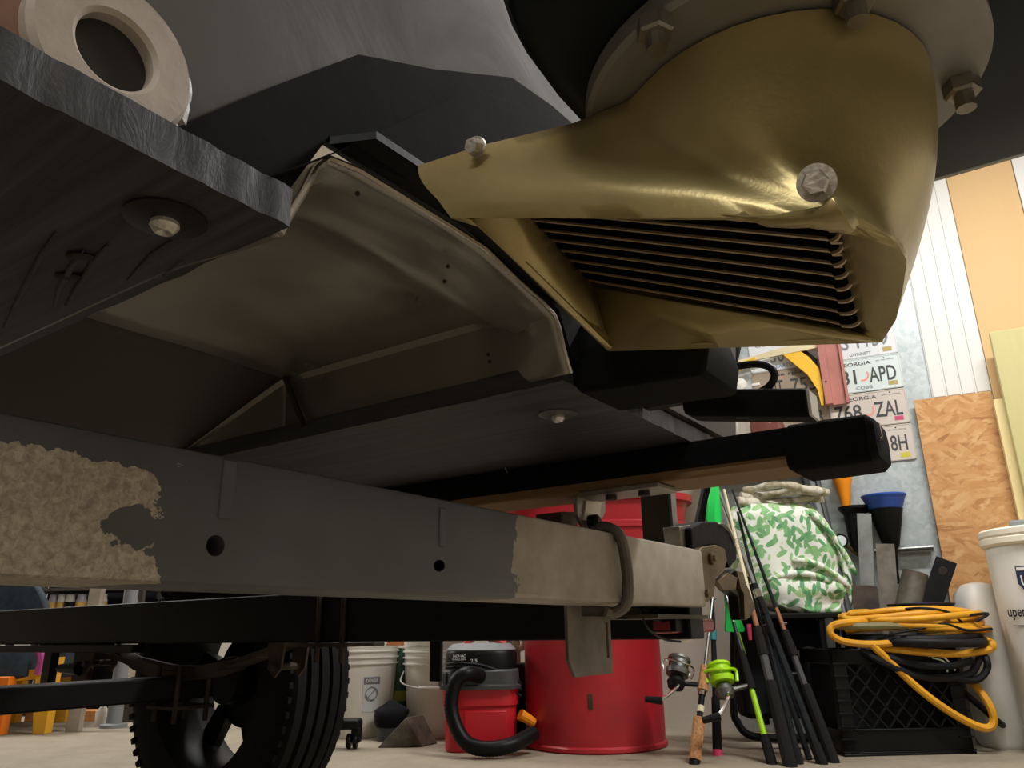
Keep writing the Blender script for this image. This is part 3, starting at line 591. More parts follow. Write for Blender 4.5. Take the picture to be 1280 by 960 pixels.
for k in range(11):
    t = k/10; ring = []
    for i, (a, b) in enumerate(zip(top, bot)):
        p = a.lerp(b, t); e = t*t*(3-2*t); kk = max(0, min(1, (i-12)/10)) if i < 50 else 0; e = e*(1-kk)+kk*t**1.5; q = a.lerp(b, e); p = V((q.x, q.y, p.z))
        o_ = V((p.x-cen.x, p.y-cen.y, 0)); bul = (0.004+0.006*max(0, min(1, (34-i)/18)) if i < 50 else 0.014)*math.sin(math.pi*t)
        if i < 30: bul += 0.003*math.exp(-((t-0.86)/0.12)**2)*max(0, min(1, (28-i)/14))
        if o_.length > 1e-6: p += o_.normalized()*bul*min(1, max(0, (0.33-p.x)/0.08))
        ring.append(p)
    rings.append(ring)
# inner ramp and bottom flange at the stern end of the slots
def slat_line(k):
    l = 0.550-0.0225*k
    a = pL(733-11.4*k, 351-12.5*k, l); b = pL(1035, 402.5-14.6*k, l); c = pL(1052-2*k, 408.5-14.9*k, l-0.001); d = pL(1069-3*k, 408-15.6*k, l-0.004); e = pL(1080-3.7*k, 398-16.2*k, l-0.013)
    return a, b, c, d, e
ra = [slat_line(k)[4]+V((0.004, 0, 0.001)) for k in (9.3, 7, 5, 3, 1, -0.6)]
ra_n = resample(ra, 26)
for t in (0.06, 0.2, 0.4, 0.7, 1.0):
    ring = []
    for i, b in enumerate(rings[10]):
        inw = V((cen.x-b.x, cen.y-b.y, 0)).normalized()
        lip = b+inw*0.005*min(1, t*3)+V((0, 0, 0.003*t))
        tgt = ra_n[min(25, max(0, i-24))]
        w = max(0, min(1, (i-18)/7)) if i < 40 else max(0, min(1, (53-i)/5))
        w = w*w*(3-2*w)
        p = b.lerp(tgt, t)+V((0, 0, -0.0035))*math.sin(math.pi*t)
        ring.append(lip.lerp(p, w))
    rings.append(ring)
n = len(top); mb = MB(); mb.loft([[TT(p) for p in r] for r in rings], caps=False)
mb.f.append(tuple(range(n-1, -1, -1)))
gb = mb.build('intake_housing', 'gold_casting', oj, ang=75)
md = gb.modifiers.new('t', 'SOLIDIFY'); md.thickness = 0.004; md.offset = -1
mb = MB(); fa = [slat_line(k)[0] for k in (8.5, 6, 4, 2, 0, -1)]; fb = [front_b[1].lerp(far_b[-1], t) for t in (0.0, 0.3, 0.5, 0.7, 0.9, 1.0)]
mb.loft([[TT(p) for p in fa], [TT(p) for p in fb]], caps=False, closed=False); mb.build('front_frame', 'gold_casting', gb, solid=0.003)
mb = MB(); a, b, c, d, e = slat_line(-0.55); fa = [a, a.lerp(b, 0.5), b, c]; fb = [far_b[-1], far_b[2], far_b[1], aft_b[-1]]
mb.loft([[TT(p) for p in fa], [TT(p) for p in fb]], caps=False, closed=False); mb.build('far_frame', 'gold_casting', gb, solid=0.003)
mat('slat_metal', 'b09a78', 0.4, 0.5); mat('chamber_shade', '0a0a0b', 0.7)  # near-black stands in for shade between the bars and in the chamber
for k in range(9):
    a, b, c, d, e = slat_line(k); P = smoothpath([a, a.lerp(b, 0.5), b, c, d, e], 4); mb = MB()
    hv = V((0.003, 0, 0.009)); wv = V((0.0, 0.0012, 0))
    up1 = V((0.0006, 0, 0.0018)); mb.loft([[TT(p-wv+up1), TT(p+wv+up1), TT(p+wv+hv), TT(p-wv+hv)] for p in P]); gbar = mb.build('grille_bar', 'chamber_shade', oj, smooth=False)
    mb = MB(); mb.loft([[TT(p-wv), TT(p+wv), TT(p+wv+up1), TT(p-wv+up1)] for p in P]); mb.build('lit_edge', 'slat_metal', gbar, smooth=False)  # light edge strip painted as the lit part of each bar
mb = MB(); up3 = V((0.004, 0, 0.013))
mb.loft([[TT(p+up3) for p in (slat_line(k)[0], slat_line(k)[0].lerp(slat_line(k)[1], 0.5), slat_line(k)[1], slat_line(k)[2], slat_line(k)[3], slat_line(k)[4]+V((0, 0, 0.004)))] for k in (-0.4, 2, 4, 6, 8.6)], caps=False, closed=False); mb.build('chamber_shade_sheet', 'chamber_shade', oj, solid=0.002)  # dark sheet added just above the bars for the chamber's shade
def cap_bolt(o, ax, R_, h, parent, wash=1.45, nm='hex_bolt'):
    mb = MB(); mb.lathe(o, ax, [(0.001, 0), (R_*wash, 0), (R_*wash, 0.0015), (0.001, 0.0015)], 24); wv = mb.build('bolt_washer', 'bright_bolt', parent)
    mb = MB(); hexbolt(mb, V(o)+V(ax).normalized()*0.0015, ax, R_, h); mb.build(nm, 'bright_bolt', parent)
q = pL(1025, 236, 0.346); cap_bolt(TT(q)-LAT*0.005, (-LAT*0.85-UP*0.45+BOW*-0.1), K*0.0062, 0.011, gb)
q = pL(600, 186, 0.352); cap_bolt(TT(q)-LAT*0.002, (-LAT*0.9-UP*0.4), K*0.0055, 0.006, gb, 1.25)
# mounting ring
rc = T(0.094, 0.44, 0.316); mb = MB(); mb.lathe(rc, UP, [(K*0.084, 0), (K*0.118, 0), (K*0.121, K*0.003), (K*0.121, K*0.014), (K*0.084, K*0.014)], 64, closed=True); rg = mb.build('mounting_ring', 'ring_grey', oj)
for px, py in ((820, 48), (1070, 12), (1205, 122)):
    a = TT(pZ(px, py, 0.305)); a.z = T(0, 0, 0.316).z; mb = MB(); hexbolt(mb, a, -UP, K*0.0105, K*0.010); mb.tube([a, a-UP*K*0.019], K*0.0058, 10); mb.build('ring_nut', 'zinc', rg)
# black casing
def rrect(cs_, cl_, hs, hl, z, ex=3.2, n=56):
    out = []
    for i in range(n):
        q = 2*math.pi*i/n; c_, s__ = math.cos(q), math.sin(q)
        out.append(T(cs_+hs*math.copysign(abs(c_)**(2/ex), c_), cl_+hl*math.copysign(abs(s__)**(2/ex), s__), z))
    return out
mb = MB(); C0, C1 = -0.055, 0.425
mb.loft([rrect(C0, C1, a, b, z) for a, b, z in ((0.16, 0.12, 0.331), (0.255, 0.195, 0.332), (0.27, 0.212, 0.338), (0.277, 0.22, 0.352), (0.274, 0.217, 0.375), (0.25, 0.19, 0.40), (0.2, 0.13, 0.46), (0.19, 0.11, 0.75))]); mb.build('pump_casing', 'casing_black', oj, ang=50)
# ================================================================== transducer
td = thing('sonar_transducer', 'long black bar transducer with a looped cable in front of the number plates', 'transducer', T(0.245, 0.8, 0.205))
a0, a1 = pL(857, 507, 0.8), pL(1014, 507, 0.8); mb = MB(); rings = []
for t, g in ((0, 0.45), (0.02, 0.75), (0.06, 0.95), (0.12, 1), (1, 1)):
    p = a0.lerp(a1, t); ring = []
    for dl, dz in ((-1, -0.7), (-0.8, -1), (0.8, -1), (1, -0.7), (1, 0.8), (0.8, 1), (-0.8, 1), (-1, 0.8)): ring.append(T(p.x, p.y+dl*0.018*g, p.z+dz*0.0155*g))
    rings.append(ring)
mb.loft(rings); mb.build('transducer_body', 'black_rubber', td, bevel=0.001)
p = a1; mb = MB(); tbox(mb, p.x-0.003, p.x, p.y-0.014, p.y+0.016, p.z-0.013, p.z+0.013); mb.build('end_label', 'white_paint', td)
mb = MB(); mb.tube(smoothpath([TT(pL(x, y, 0.8)) for x, y in ((870, 466), (892, 463), (920, 458), (945, 455), (962, 459), (968, 470), (962, 482), (950, 490))]), K*0.0042, 8); mb.build('cable', 'black_cord', td)
mb = MB(); tbox(mb, 0.29, 0.362, 0.795, 0.812, 0.245, 0.29); mb.build('transom_bracket', 'black_plastic', td, bevel=0.001)

# ================================================================== things on the back wall
def uz(px, py, off): return wuz(px, py, off)
g1 = uz(1166, 500, 0.004)[0]
mb = MB(); wbox(mb, -0.62, g1+0.02, 0.002, 2.2, 0.001, 0.004); gs = mb.build('galvanized_sheet', 'galvanized', None, 'mottled blue grey galvanized metal sheet on the wall behind the number plates', 'metal sheet')
for zz, uu in ((1.0, g1-0.03),):
    for k in range(14):
        mb = MB(); mb.lathe(wp(g1-0.015, 0.62+k*0.05, 0.004), WN, [(0.003, 0), (0.002, 0.0015), (0.0003, 0.002)], 8); mb.build('sheet_rivet', 'grey_steel', gs)
b0 = uz(1166, 497, 0.02); b1 = uz(1240, 490, 0.02)
bb = thing('beadboard_panel', 'white grooved beadboard panel on the wall above the strand board', 'panel', wp((b0[0]+b1[0])/2, b0[1], 0.006))
pw = (b1[0]-b0[0])/4
for k in range(4):
    mb = MB(); wbox(mb, b0[0]+k*pw+0.003, b0[0]+(k+1)*pw-0.003, b0[1], 2.4, 0.006, 0.018); mb.build('plank', 'white_paint', bb, bevel=0.002)
mb = MB(); wbox(mb, b0[0], b1[0], b0[1], 2.4, 0.005, 0.013); mb.build('backing', 'white_paint', bb)
p1 = uz(1272, 235, 0.02)[0]
mb = MB(); wbox(mb, b1[0]+0.002, p1, 0.02, 2.4, 0.001, 0.018); mb.build('pine_board', 'pine', None, 'wide pale pine board with knots on the wall right of the white beadboard', 'board', bevel=0.002)
mb = MB(); wbox(mb, p1+0.003, p1+0.5, 0.02, 2.4, 0.0, 0.02); mb.build('white_trim_board', 'white_paint', None, 'white painted board at the right edge beside the pine board', 'board')
o0 = uz(1142, 500, 0.045); o1 = uz(1239, 490, 0.045)
mb = MB(); wbox(mb, o0[0], o1[0], 0.0, o0[1], 0.028, 0.042); mb.build('strand_board', 'osb', None, 'orange brown oriented strand board sheet standing against the wall', 'board', bevel=0.0015)
t0 = uz(1237, 415, 0.14); mb = MB(); wbox(mb, t0[0], t0[0]+0.19, 0.0, t0[1], 0.10, 0.14); mb.build('treated_post', 'treated', None, 'greenish treated lumber post leaning beside the pine board', 'lumber', bevel=0.003)
mb = MB(); q = uz(1240, 500, 0.09); wbox(mb, q[0]+0.004, q[0]+0.05, 0.0, q[1], 0.06, 0.095); mb.build('pale_batten', 'pale_batten', None, 'thin pale yellow batten between strand board and treated post', 'lumber', bevel=0.002)
def rrect_w(u0, u1, z0, z1, r, off, n=4):
    out = []
    for cu, cz, q0 in ((u1-r, z1-r, 0), (u0+r, z1-r, 1), (u0+r, z0+r, 2), (u1-r, z0+r, 3)):
        for k in range(n+1): q = (q0+k/n)*math.pi/2; out.append(wp(cu+r*math.cos(q), cz+r*math.sin(q), off))
    return out
PW, PH = 0.302, 0.151
def plate(ur, zb, m, label, items, group=None, off=0.010):
    u0 = ur-PW; pt = thing('license_plate', label, 'license plate', wp(ur-PW/2, zb, off), group)
    mb = MB(); mb.prism(rrect_w(u0, ur, zb, zb+PH, 0.012, off), WN*0.0015); mb.build('plate_blank', m, pt, bevel=0.0005)
    mb = MB(); mb.tube(rrect_w(u0+0.004, ur-0.004, zb+0.004, zb+PH-0.004, 0.010, off+0.0016), 0.0014, 6, closed=True); mb.build('embossed_rim', m, pt)
    for it in items:
        if it[0] == 't': _, s_, u, z, h, wd, mm, nm = it; text(nm, s_, mm, pt, wp(u0+u, zb+z, off+0.0016), WU, UP, h, wd)
        elif it[0] == 's':
            _, u, z, wd, h, mm = it; mb = MB(); wbox(mb, u0+u-wd/2, u0+u+wd/2, zb+z-h/2, zb+z+h/2, off+0.0014, off+0.0022); mb.build('renewal_sticker', mm, pt)
        elif it[0] == 'p':
            _, u, z, r = it; mb = MB(); c_ = wp(u0+u, zb+z, off+0.0018); A = [c_+WU*math.cos(q)*r+UP*math.sin(q)*r for q in [-2.0+2.7*i/14 for i in range(15)]]; B = [c_+WU*math.cos(q)*r*0.72+UP*math.sin(q)*r*0.72 for q in [-2.0+2.7*i/14 for i in range(15)]]
            mb.loft([A, B], caps=False, closed=False); mb.build('peach_emblem', 'peach', pt, smooth=False)
    mb = MB(); mb.lathe(wp(ur-0.06, zb+PH-0.012, off+0.0015), WN, [(0.003, 0), (0.002, 0.0015), (0.0003, 0.002)], 8); mb.build('plate_nail', 'rust_steel', pt)
uR, zR = 0.190, (1.508, 1.356, 1.201, 1.047); uL = uR-PW-0.004; I = 'plate_ink'
plate(uR, zR[0], 'plate_white', 'silver white number plate ending 1139, topmost of the right column', [('t', 'S', 0.10, 0.078, 0.068, 0.03, 'plate_ink_light', 'plate_number'), ('t', '1139', 0.21, 0.078, 0.068, 0.125, 'plate_ink_light', 'plate_number'), ('t', 'GWINNETT', 0.155, 0.018, 0.014, 0.085, 'plate_ink_light', 'county_name'), ('s', 0.262, 0.024, 0.035, 0.02, 'gold_sticker')])
plate(uR, zR[1], 'plate_blue', 'pale blue number plate reading 081 APD with a peach arc', [('t', '081', 0.072, 0.070, 0.066, 0.105, I, 'plate_number'), ('t', 'APD', 0.228, 0.070, 0.066, 0.105, I, 'plate_number'), ('t', 'GEORGIA', 0.125, 0.127, 0.016, 0.13, I, 'state_name'), ('t', 'on my mind', 0.245, 0.130, 0.008, 0.07, 'plate_ink_light', 'motto'), ('t', 'COBB', 0.15, 0.018, 0.014, 0.065, 'plate_ink_light', 'county_name'), ('p', 0.15, 0.072, 0.026), ('s', 0.262, 0.024, 0.036, 0.018, 'gold_sticker')])
plate(uR, zR[2], 'plate_pale', 'weathered pinkish grey number plate reading 768 ZAL', [('t', '768', 0.072, 0.070, 0.066, 0.105, I, 'plate_number'), ('t', 'ZAL', 0.228, 0.070, 0.066, 0.105, I, 'plate_number'), ('t', 'GEORGIA', 0.125, 0.127, 0.016, 0.13, I, 'state_name'), ('t', 'on my mind', 0.245, 0.130, 0.008, 0.07, 'plate_ink_light', 'motto'), ('p', 0.15, 0.072, 0.026), ('s', 0.262, 0.024, 0.034, 0.018, 'sticker_pink')])
plate(uR, zR[3], 'plate_pale', 'grey number plate ending 8H with a yellow sticker, lowest of the right column', [('t', '8H', 0.245, 0.074, 0.066, 0.062, I, 'plate_number'), ('t', 'on my mind', 0.245, 0.130, 0.008, 0.07, 'plate_ink_light', 'motto'), ('s', 0.262, 0.022, 0.036, 0.02, 'sticker_yellow')])
plate(uL, zR[0], 'plate_white', 'white number plate with blue county name BARTOW behind the wooden ruler', [('t', 'Georgia', 0.09, 0.125, 0.018, 0.12, 'plate_ink_light', 'state_name'), ('t', '30', 0.12, 0.066, 0.06, 0.06, 'plate_ink_light', 'plate_number'), ('t', 'BARTOW', 0.16, 0.018, 0.018, 0.10, 'plate_blue_ink', 'county_name')])
plate(uL, zR[1], 'plate_dark_tan', 'tan weathered number plate reading NT 753 behind the transducer', [('t', 'Ge rgia', 0.155, 0.127, 0.020, 0.12, I, 'state_name'), ('t', 'NT', 0.10, 0.070, 0.066, 0.06, I, 'plate_number'), ('t', '753', 0.215, 0.070, 0.066, 0.105, I, 'plate_number'), ('p', 0.127, 0.127, 0.012)])
plate(uL, zR[2], 'plate_dark_tan', 'brown tan number plate ending B above the carpeted bunk end', [('t', 'X', 0.215, 0.070, 0.066, 0.03, 'plate_ink_light', 'plate_number'), ('t', 'B', 0.262, 0.070, 0.066, 0.03, I, 'plate_number')])
# yellow bracket, ruler, salmon channel in front of the plates
def wpoly(mb, pts, off, th): mb.prism([wp(*uz(x, y, off), off) for x, y in pts], WN*th)
mb = MB(); wpoly(mb, [(920, 452), (1030, 421), (1030, 434), (940, 452), (922, 458)], 0.04, 0.012); rl = mb.build('folding_ruler', 'ruler_wood', None, 'cream wooden ruler slanting across the white number plate', 'ruler', bevel=0.001)
mb = MB(); wpoly(mb, [(978, 444), (996, 437), (1012, 448), (1024, 462), (1030, 490), (1030, 508), (1027, 508), (1022, 488), (1010, 470)], 0.03, 0.02); mb.build('yellow_bracket', 'yellow_paint', None, 'curved bright yellow metal bracket in front of the tan number plate', 'bracket', bevel=0.001)
sc_ = thing('salmon_channel', 'salmon pink painted metal channel hanging between the plate columns', 'metal channel', wp(*uz(1040, 506, 0.05), 0.03))
ca, cb = uz(1022, 430, 0.06), uz(1056, 430, 0.06); cz0 = uz(1040, 505, 0.06)[1]; cu0, cu1 = uz(1027, 470, 0.06)[0], uz(1057, 470, 0.06)[0]
mb = MB(); wbox(mb, cu0, cu1, cz0, 1.85, 0.03, 0.04); mb.build('channel_web', 'salmon_paint', sc_, bevel=0.001)
for k, (a, b) in enumerate(((cu0, cu0+0.03), (cu1-0.012, cu1))): mb = MB(); wbox(mb, a, b, cz0, 1.85, 0.04, 0.07 if k == 0 else 0.055); mb.build('channel_flange', 'salmon_paint', sc_, bevel=0.001)
mb = MB(); mb.lathe(wp(cu0+0.014, cz0+0.1, 0.07), WN, [(0.004, 0), (0.003, 0.003), (0.0003, 0.004)], 10); mb.build('channel_screw', 'rust_steel', sc_)
mb = MB(); wpoly(mb, [(996, 437), (1003, 435), (1022, 450), (1022, 458)], 0.02, 0.01); mb.build('dark_strap', 'black_steel', None, 'dark flat strap between the yellow bracket and the salmon channel', 'strap')
# black pole, lamp, boards further left on the wall
mb = MB(); a, b = wp(*uz(922, 425, 0.10), 0.10), wp(*uz(897, 545, 0.14), 0.14); d = (a-b); mb.tube([b-d*1.5, a+d*0.8], 0.022, 10); mb.build('black_pole', 'black_steel', None, 'thick black pole leaning on the wall left of the cable loop', 'pole')
lp = thing('clip_lamp', 'small round white clip lamp above the black transducer', 'lamp', wp(*uz(925, 490, 0.09), 0.09))
c_ = wp(*uz(925, 481, 0.12), 0.12); mb = MB(); mb.lathe(c_-WN*0.03, WN, [(0.012, 0), (0.022, 0.01), (0.03, 0.03), (0.026, 0.036), (0.001, 0.04)], 20); mb.build('lamp_head', 'white_plastic', lp)
mb = MB(); mb.tube([c_-WN*0.03, c_-WN*0.10-UP*0.02], 0.008); mb.build('lamp_neck', 'grey_steel', lp)
mb = MB(); a_w = wp(*uz(936, 481, 0.1), 0.1); mb.box(a_w+WU*0.03-UP*0.005, WU*0.035, UP*0.012, WN*0.02); mb.build('lamp_clip', 'white_plastic', lp, bevel=0.002)
mb = MB(); mb.tube(smoothpath([wp(*uz(x, y, 0.07), 0.07) for x, y in ((919, 475), (921, 463), (929, 456), (945, 450))]), 0.013, 8); mb.build('yellow_hook', 'yellow_paint', None, 'curved yellow hook end beside the black pole', 'hook')
bd0, bd1 = uz(766, 500, 0.05), uz(820, 500, 0.05)
mb = MB(); wbox(mb, bd0[0], bd1[0], 0.8, 2.0, 0.02, 0.04); mb.build('cream_cabinet_board', 'cream_board', None, 'cream board on the wall seen above the black skid slab', 'board', bevel=0.002)
mb = MB(); wbox(mb, bd1[0]+0.002, bd1[0]+0.024, 0.8, 2.0, 0.02, 0.06); mb.build('dark_batten', 'dark_post', None, 'narrow dark batten beside the cream board', 'batten', bevel=0.001)
pu0, pz0 = uz(826, 560, 0.08); pu1, pz1 = uz(852, 488, 0.08)
mb = MB()
def pap(u, v):
    p = wp(pu0+(pu1-pu0)*u, pz0+(pz1-pz0)*v, 0.06); return p+WN*(0.03*noise.noise(V((u*3, v*4, 2.2)))+0.03*math.sin(3.1*v))
mb.grid(pap, 10, 16); mb.build('paper_sack', 'paper', None, 'crumpled pale paper sack hanging on the wall beside the dark batten', 'paper', solid=0.003)
mb = MB(); c_ = wp(*uz(957, 565, 0.20), 0.20); mb.lathe(c_, UP, [(0.001, 0), (0.06, 0), (0.085, 0.03), (0.09, 0.10), (0.07, 0.15), (0.05, 0.17), (0.001, 0.172)], 24); mb.build('brown_jar', 'brown_glass', None, 'shiny reddish brown jar just above the black bunk', 'jar', base=c_)
mb = MB(); c_ = wp(*uz(925, 560, 0.30), 0.30); mb.lathe(c_, UP, [(0.001, 0), (0.05, 0), (0.05, 0.14), (0.03, 0.16), (0.03, 0.19), (0.001, 0.19)], 20); mb.build('clear_bottle', 'clear_jug', None, 'clear plastic bottle left of the brown jar above the bunk', 'bottle', base=c_)
sh = thing('wall_shelf', 'narrow dark wall shelf carrying the brown jar and clear bottle', 'shelf', wp(-0.3, 0.80, 0.0))
jz = min(wuz(957, 565, 0.20)[1], wuz(925, 560, 0.30)[1]); ju = wuz(940, 560, 0.2)[0]
mb = MB(); wbox(mb, ju-0.25, ju+0.25, jz-0.02, jz, 0.0, 0.36); mb.build('shelf_board', 'dark_post', sh, bevel=0.002)
# funnels and scraps
def hang(px, py, off): return wp(*uz(px, py, off), off)
c_ = hang(1058, 634, 0.08)
mb = MB(); mb.loft([[c_+WU*(x*0.9)*w+UP*z+WN*y*w for x, y in [(math.cos(q), math.sin(q)) for q in [2*math.pi*i/20 for i in range(20)]]] for w, z in ((0.014, -0.04), (0.022, 0.03), (0.034, 0.09), (0.048, 0.13), (0.047, 0.14), (0.03, 0.20))]); mb.build('orange_funnel', 'orange_plastic', None, 'orange plastic funnel stuck in a black holder below the bunk end', 'funnel')
c_ = hang(1076, 690, 0.08)
mb = MB(); mb.lathe(c_, UP, [(0.001, 0), (0.035, 0), (0.045, 0.15), (0.062, 0.17), (0.062, 0.18), (0.055, 0.18), (0.04, 0.15), (0.03, 0.02), (0.001, 0.02)], 24); mb.build('black_holder', 'black_plastic', None, 'black plastic pitcher on the metal sheet holding the orange funnel', 'pitcher')
c_ = hang(1122, 730, 0.09)
bf = thing('blue_funnel', 'bright blue funnel nested in a black funnel on the galvanized sheet', 'funnel', c_)
zc = lambda py: (hang(1118, py, 0.09)-c_).z
mb = MB(); mb.lathe(c_, UP, [(0.010, 0), (0.014, zc(690)), (0.03, zc(682)), (0.062, zc(638)), (0.064, zc(636)), (0.055, zc(636)), (0.02, zc(685)), (0.008, 0.01)], 28); mb.build('black_cone', 'black_plastic', bf)
mb = MB(); mb.lathe(c_, UP, [(0.05, zc(640)), (0.064, zc(634)), (0.078, zc(622)), (0.084, zc(620)), (0.084, zc(618)), (0.078, zc(619)), (0.05, zc(636))], 28); mb.build('blue_bowl', 'blue_plastic', bf)
u_, z_ = uz(1100, 688, 0.06); mb = MB(); wbox(mb, u_-0.02, uz(1168, 690, 0.06)[0], z_-0.012, z_+0.012, 0.02, 0.04); mb.tube([wp(u_-0.02, z_, 0.05), wp(uz(1168, 690, 0.06)[0], z_+0.004, 0.05)], 0.008); mb.build('hanging_rail', 'grey_steel', None, 'grey metal rail across the galvanized sheet behind the funnels', 'rail')
ga = thing('pressure_gauge', 'round pressure gauge with pale face beside the leaf print bag', 'gauge', hang(1051, 684, 0.12))
c_ = hang(1051, 676, 0.12); mb = MB(); mb.lathe(c_, WN, [(0.001, -0.02), (0.026, -0.02), (0.028, 0.0), (0.024, 0.004), (0.022, 0.001), (0.001, 0.001)], 24); mb.build('gauge_case', 'black_plastic', ga)
mb = MB(); mb.lathe(c_+WN*0.001, WN, [(0.021, 0), (0.0205, 0.0015), (0.0003, 0.0015)], 24); mb.build('gauge_dial', 'gauge_face', ga)
mb = MB(); mb.box(c_+WN*0.003, WU*0.002+UP*0.012, (UP*0.002), WN*0.001); mb.build('gauge_needle', 'print_black', ga)
mb = MB(); mb.tube([c_-WN*0.01, c_-UP*0.06+WU*0.06-WN*0.03], 0.008); mb.build('gauge_stem', 'brass_dull', ga)
def bar(label, name, m, p_top, p_bot, wd, th, off=0.16, cat='metal bar', hole=False):
    a = hang(p_top[0], p_top[1], off); b = hang(p_bot[0], p_bot[1], off+0.03); d = (a-b).normalized(); b = b - d*(b.z/d.z) if abs(d.z) > 0.2 else b
    e = d.cross(WN).normalized(); nn = e.cross(d); o = None; t = thing(name, label, cat, b)
    mb = MB(); mb.box((a+b)/2, d*(a-b).length, e*wd, nn*th); mb.build('bar_body', m, t, bevel=0.001)
    if hole:
        mb = MB(); mb.lathe(a-d*0.045+WN*th*0.55, WN, [(0.001, 0), (0.016, 0), (0.014, 0.002), (0.001, 0.002)], 16); mb.build('pivot_hole', 'rust_steel', t)
    return t
bar('flat grey steel bar standing upright behind the leaf print bag', 'steel_bar', 'grey_steel', (1080, 642), (1086, 765), 0.052, 0.006)
bar('wide olive grey steel bar beside the blue funnel', 'steel_bar', 'dull_bar', (1106, 680), (1112, 765), 0.066, 0.008, 0.18)
bar('brown rusty flat bar leaning behind the coiled cords', 'steel_bar', 'rust_steel', (1080, 732), (1084, 768), 0.09, 0.006, 0.20)
bar('black flat bar with a round rivet tilting right against the strand board', 'steel_bar', 'black_steel', (1183, 700), (1160, 768), 0.07, 0.012, 0.20, hole=True)
a, b = hang(1144, 716, 0.2), hang(1134, 768, 0.22); mb = MB(); d = (a-b).normalized(); b = b-d*(b.z/d.z); L_ = (a-b).length; mb.lathe(b, d, [(0.036, 0), (0.045, 0.0), (0.045, L_), (0.036, L_)], 20, closed=True); mb.build('steel_pipe', 'dull_bar', None, 'short open steel pipe between the flat bars', 'pipe')
for k, (x0, x1) in enumerate(((1003, 1036), (1011, 1043), (1019, 1049))):
    a, b = hang(x0, 590, 0.14-0.02*k), hang(x1, 715, 0.2); d = a-b; b = b-d*(b.z/d.z); mb = MB(); mb.tube([b, a+d*0.1], 0.013, 10); mb.build('conduit_pipe', 'dark_grey_plastic' if k != 1 else 'grey_plastic', None, ['dark grey conduit pipe leaning behind the bag, leftmost of three', 'lighter grey conduit pipe between two dark ones behind the bag', 'dark grey conduit pipe nearest the orange funnel'][k], 'pipe', group='conduit pipes behind the bag')

# ================================================================== drum and tub
def lathe_thing(name, m, label, cat, c, prof, seg=40, **k):
    mb = MB(); mb.lathe(c, UP, prof, seg); return mb.build(name, m, None, label, cat, base=c, **k)
f0 = fl(747, 944); dr = 0.257; dcn = V((f0.x+0.02, f0.y+dr, 0))
HD = 0.62
dm = thing('steel_drum', 'red steel drum with dull scuffs standing behind the trailer beam', 'drum', dcn)
mb = MB(); prof = [(0.001, 0.012), (dr-0.012, 0.012), (dr, 0.0), (dr+0.006, 0.006), (dr+0.005, 0.016), (dr-0.003, 0.022), (dr-0.001, 0.05)]
prof += [(dr, 0.20), (dr, 0.42), (dr+0.010, 0.435), (dr, 0.45), (dr, HD-0.03), (dr-0.003, HD-0.02)]
mb.lathe(dcn, UP, prof, 64); mb.build('drum_shell', 'drum_red', dm)
mb = MB(); mb.lathe(dcn, UP, [(dr-0.02, HD-0.014), (dr+0.004, HD-0.018), (dr+0.008, HD-0.006), (dr+0.004, HD), (dr-0.02, HD), (dr-0.03, HD-0.01)], 64, closed=True); mb.build('drum_chime', 'drum_red', dm)
mb = MB(); mb.lathe(dcn+UP*(HD-0.02), UP, [(0.001, 0), (dr-0.005, 0), (dr-0.005, 0.004), (0.001, 0.004)], 48); mb.build('drum_lid', 'drum_red', dm)
f1 = at(738, 880, f0.y+0.002); q = (f1-dcn); q.z = 0; q = q.normalized(); mb = MB(); sd = UP.cross(q); mb.box(V((dcn.x, dcn.y, at(738, 877, f0.y).z))+q*(dr+0.001), sd*0.016, UP*0.05, q*0.003); mb.build('bare_patch', 'olive_steel', dm, bevel=0.001)
tb0 = dcn+V((0.02, -0.02, HD+0.001)); mb = MB(); rr = []
for w, h in ((0.86, 0.0), (0.9, 0.02), (0.93, 0.055), (0.96, 0.06), (0.96, 0.08), (0.93, 0.085), (0.96, 0.14), (0.99, 0.145), (0.99, 0.165), (0.96, 0.17), (1.0, 0.24), (1.05, 0.245), (1.05, 0.27), (0.98, 0.27), (0.9, 0.03)):
    ring = []
    for i in range(40):
        q = 2*math.pi*i/40; c_, s__ = math.cos(q), math.sin(q); ring.append(tb0+V((0.37*w*math.copysign(abs(c_)**0.6, c_), 0.24*w*math.copysign(abs(s__)**0.6, s__), h)))
    rr.append(ring)
mb.loft(rr); mb.build('plastic_tub', 'tub_red', None, 'wide red ribbed plastic tub resting on top of the drum', 'tub', base=tb0)
# ================================================================== shop vacuum
vf = fl(598, 942); vc = V((vf.x, vf.y+0.15, 0)); sx = lambda px: at(px, 900, vf.y).x
vx0, vx1 = sx(551), sx(648); vw = (vx1-vx0)/2; vcx = (vx0+vx1)/2; zv = lambda py: at(600, py, vf.y).z
vac = thing('shop_vacuum', 'red and black canister shop vacuum with a black corrugated hose', 'vacuum', V((vcx, vc.y, 0)))
def rbox(cx, cy, hx, hy, z, ex=5, n=40):
    out = []
    for i in range(n):
        q = 2*math.pi*i/n; c_, s__ = math.cos(q), math.sin(q); out.append(V((cx+hx*math.copysign(abs(c_)**(2/ex), c_), cy+hy*math.copysign(abs(s__)**(2/ex), s__), z)))
    return out
zt = zv(862); mb = MB(); mb.loft([rbox(vcx, vc.y, vw*g, 0.15*g, z) for g, z in ((0.90, 0.0), (0.94, 0.01), (0.95, zt*0.70), (1.0, zt*0.74), (1.02, zt))]); tk = mb.build('tank', 'vac_red', vac)
mb = MB(); mb.box(V((vcx+0.02, vc.y-0.142, zt*0.38)), V((vw*1.1, 0, 0)), V((0, 0.006, 0)), V((0, 0, zt*0.55))); mb.build('tank_panel', 'vac_red', tk, bevel=0.003)
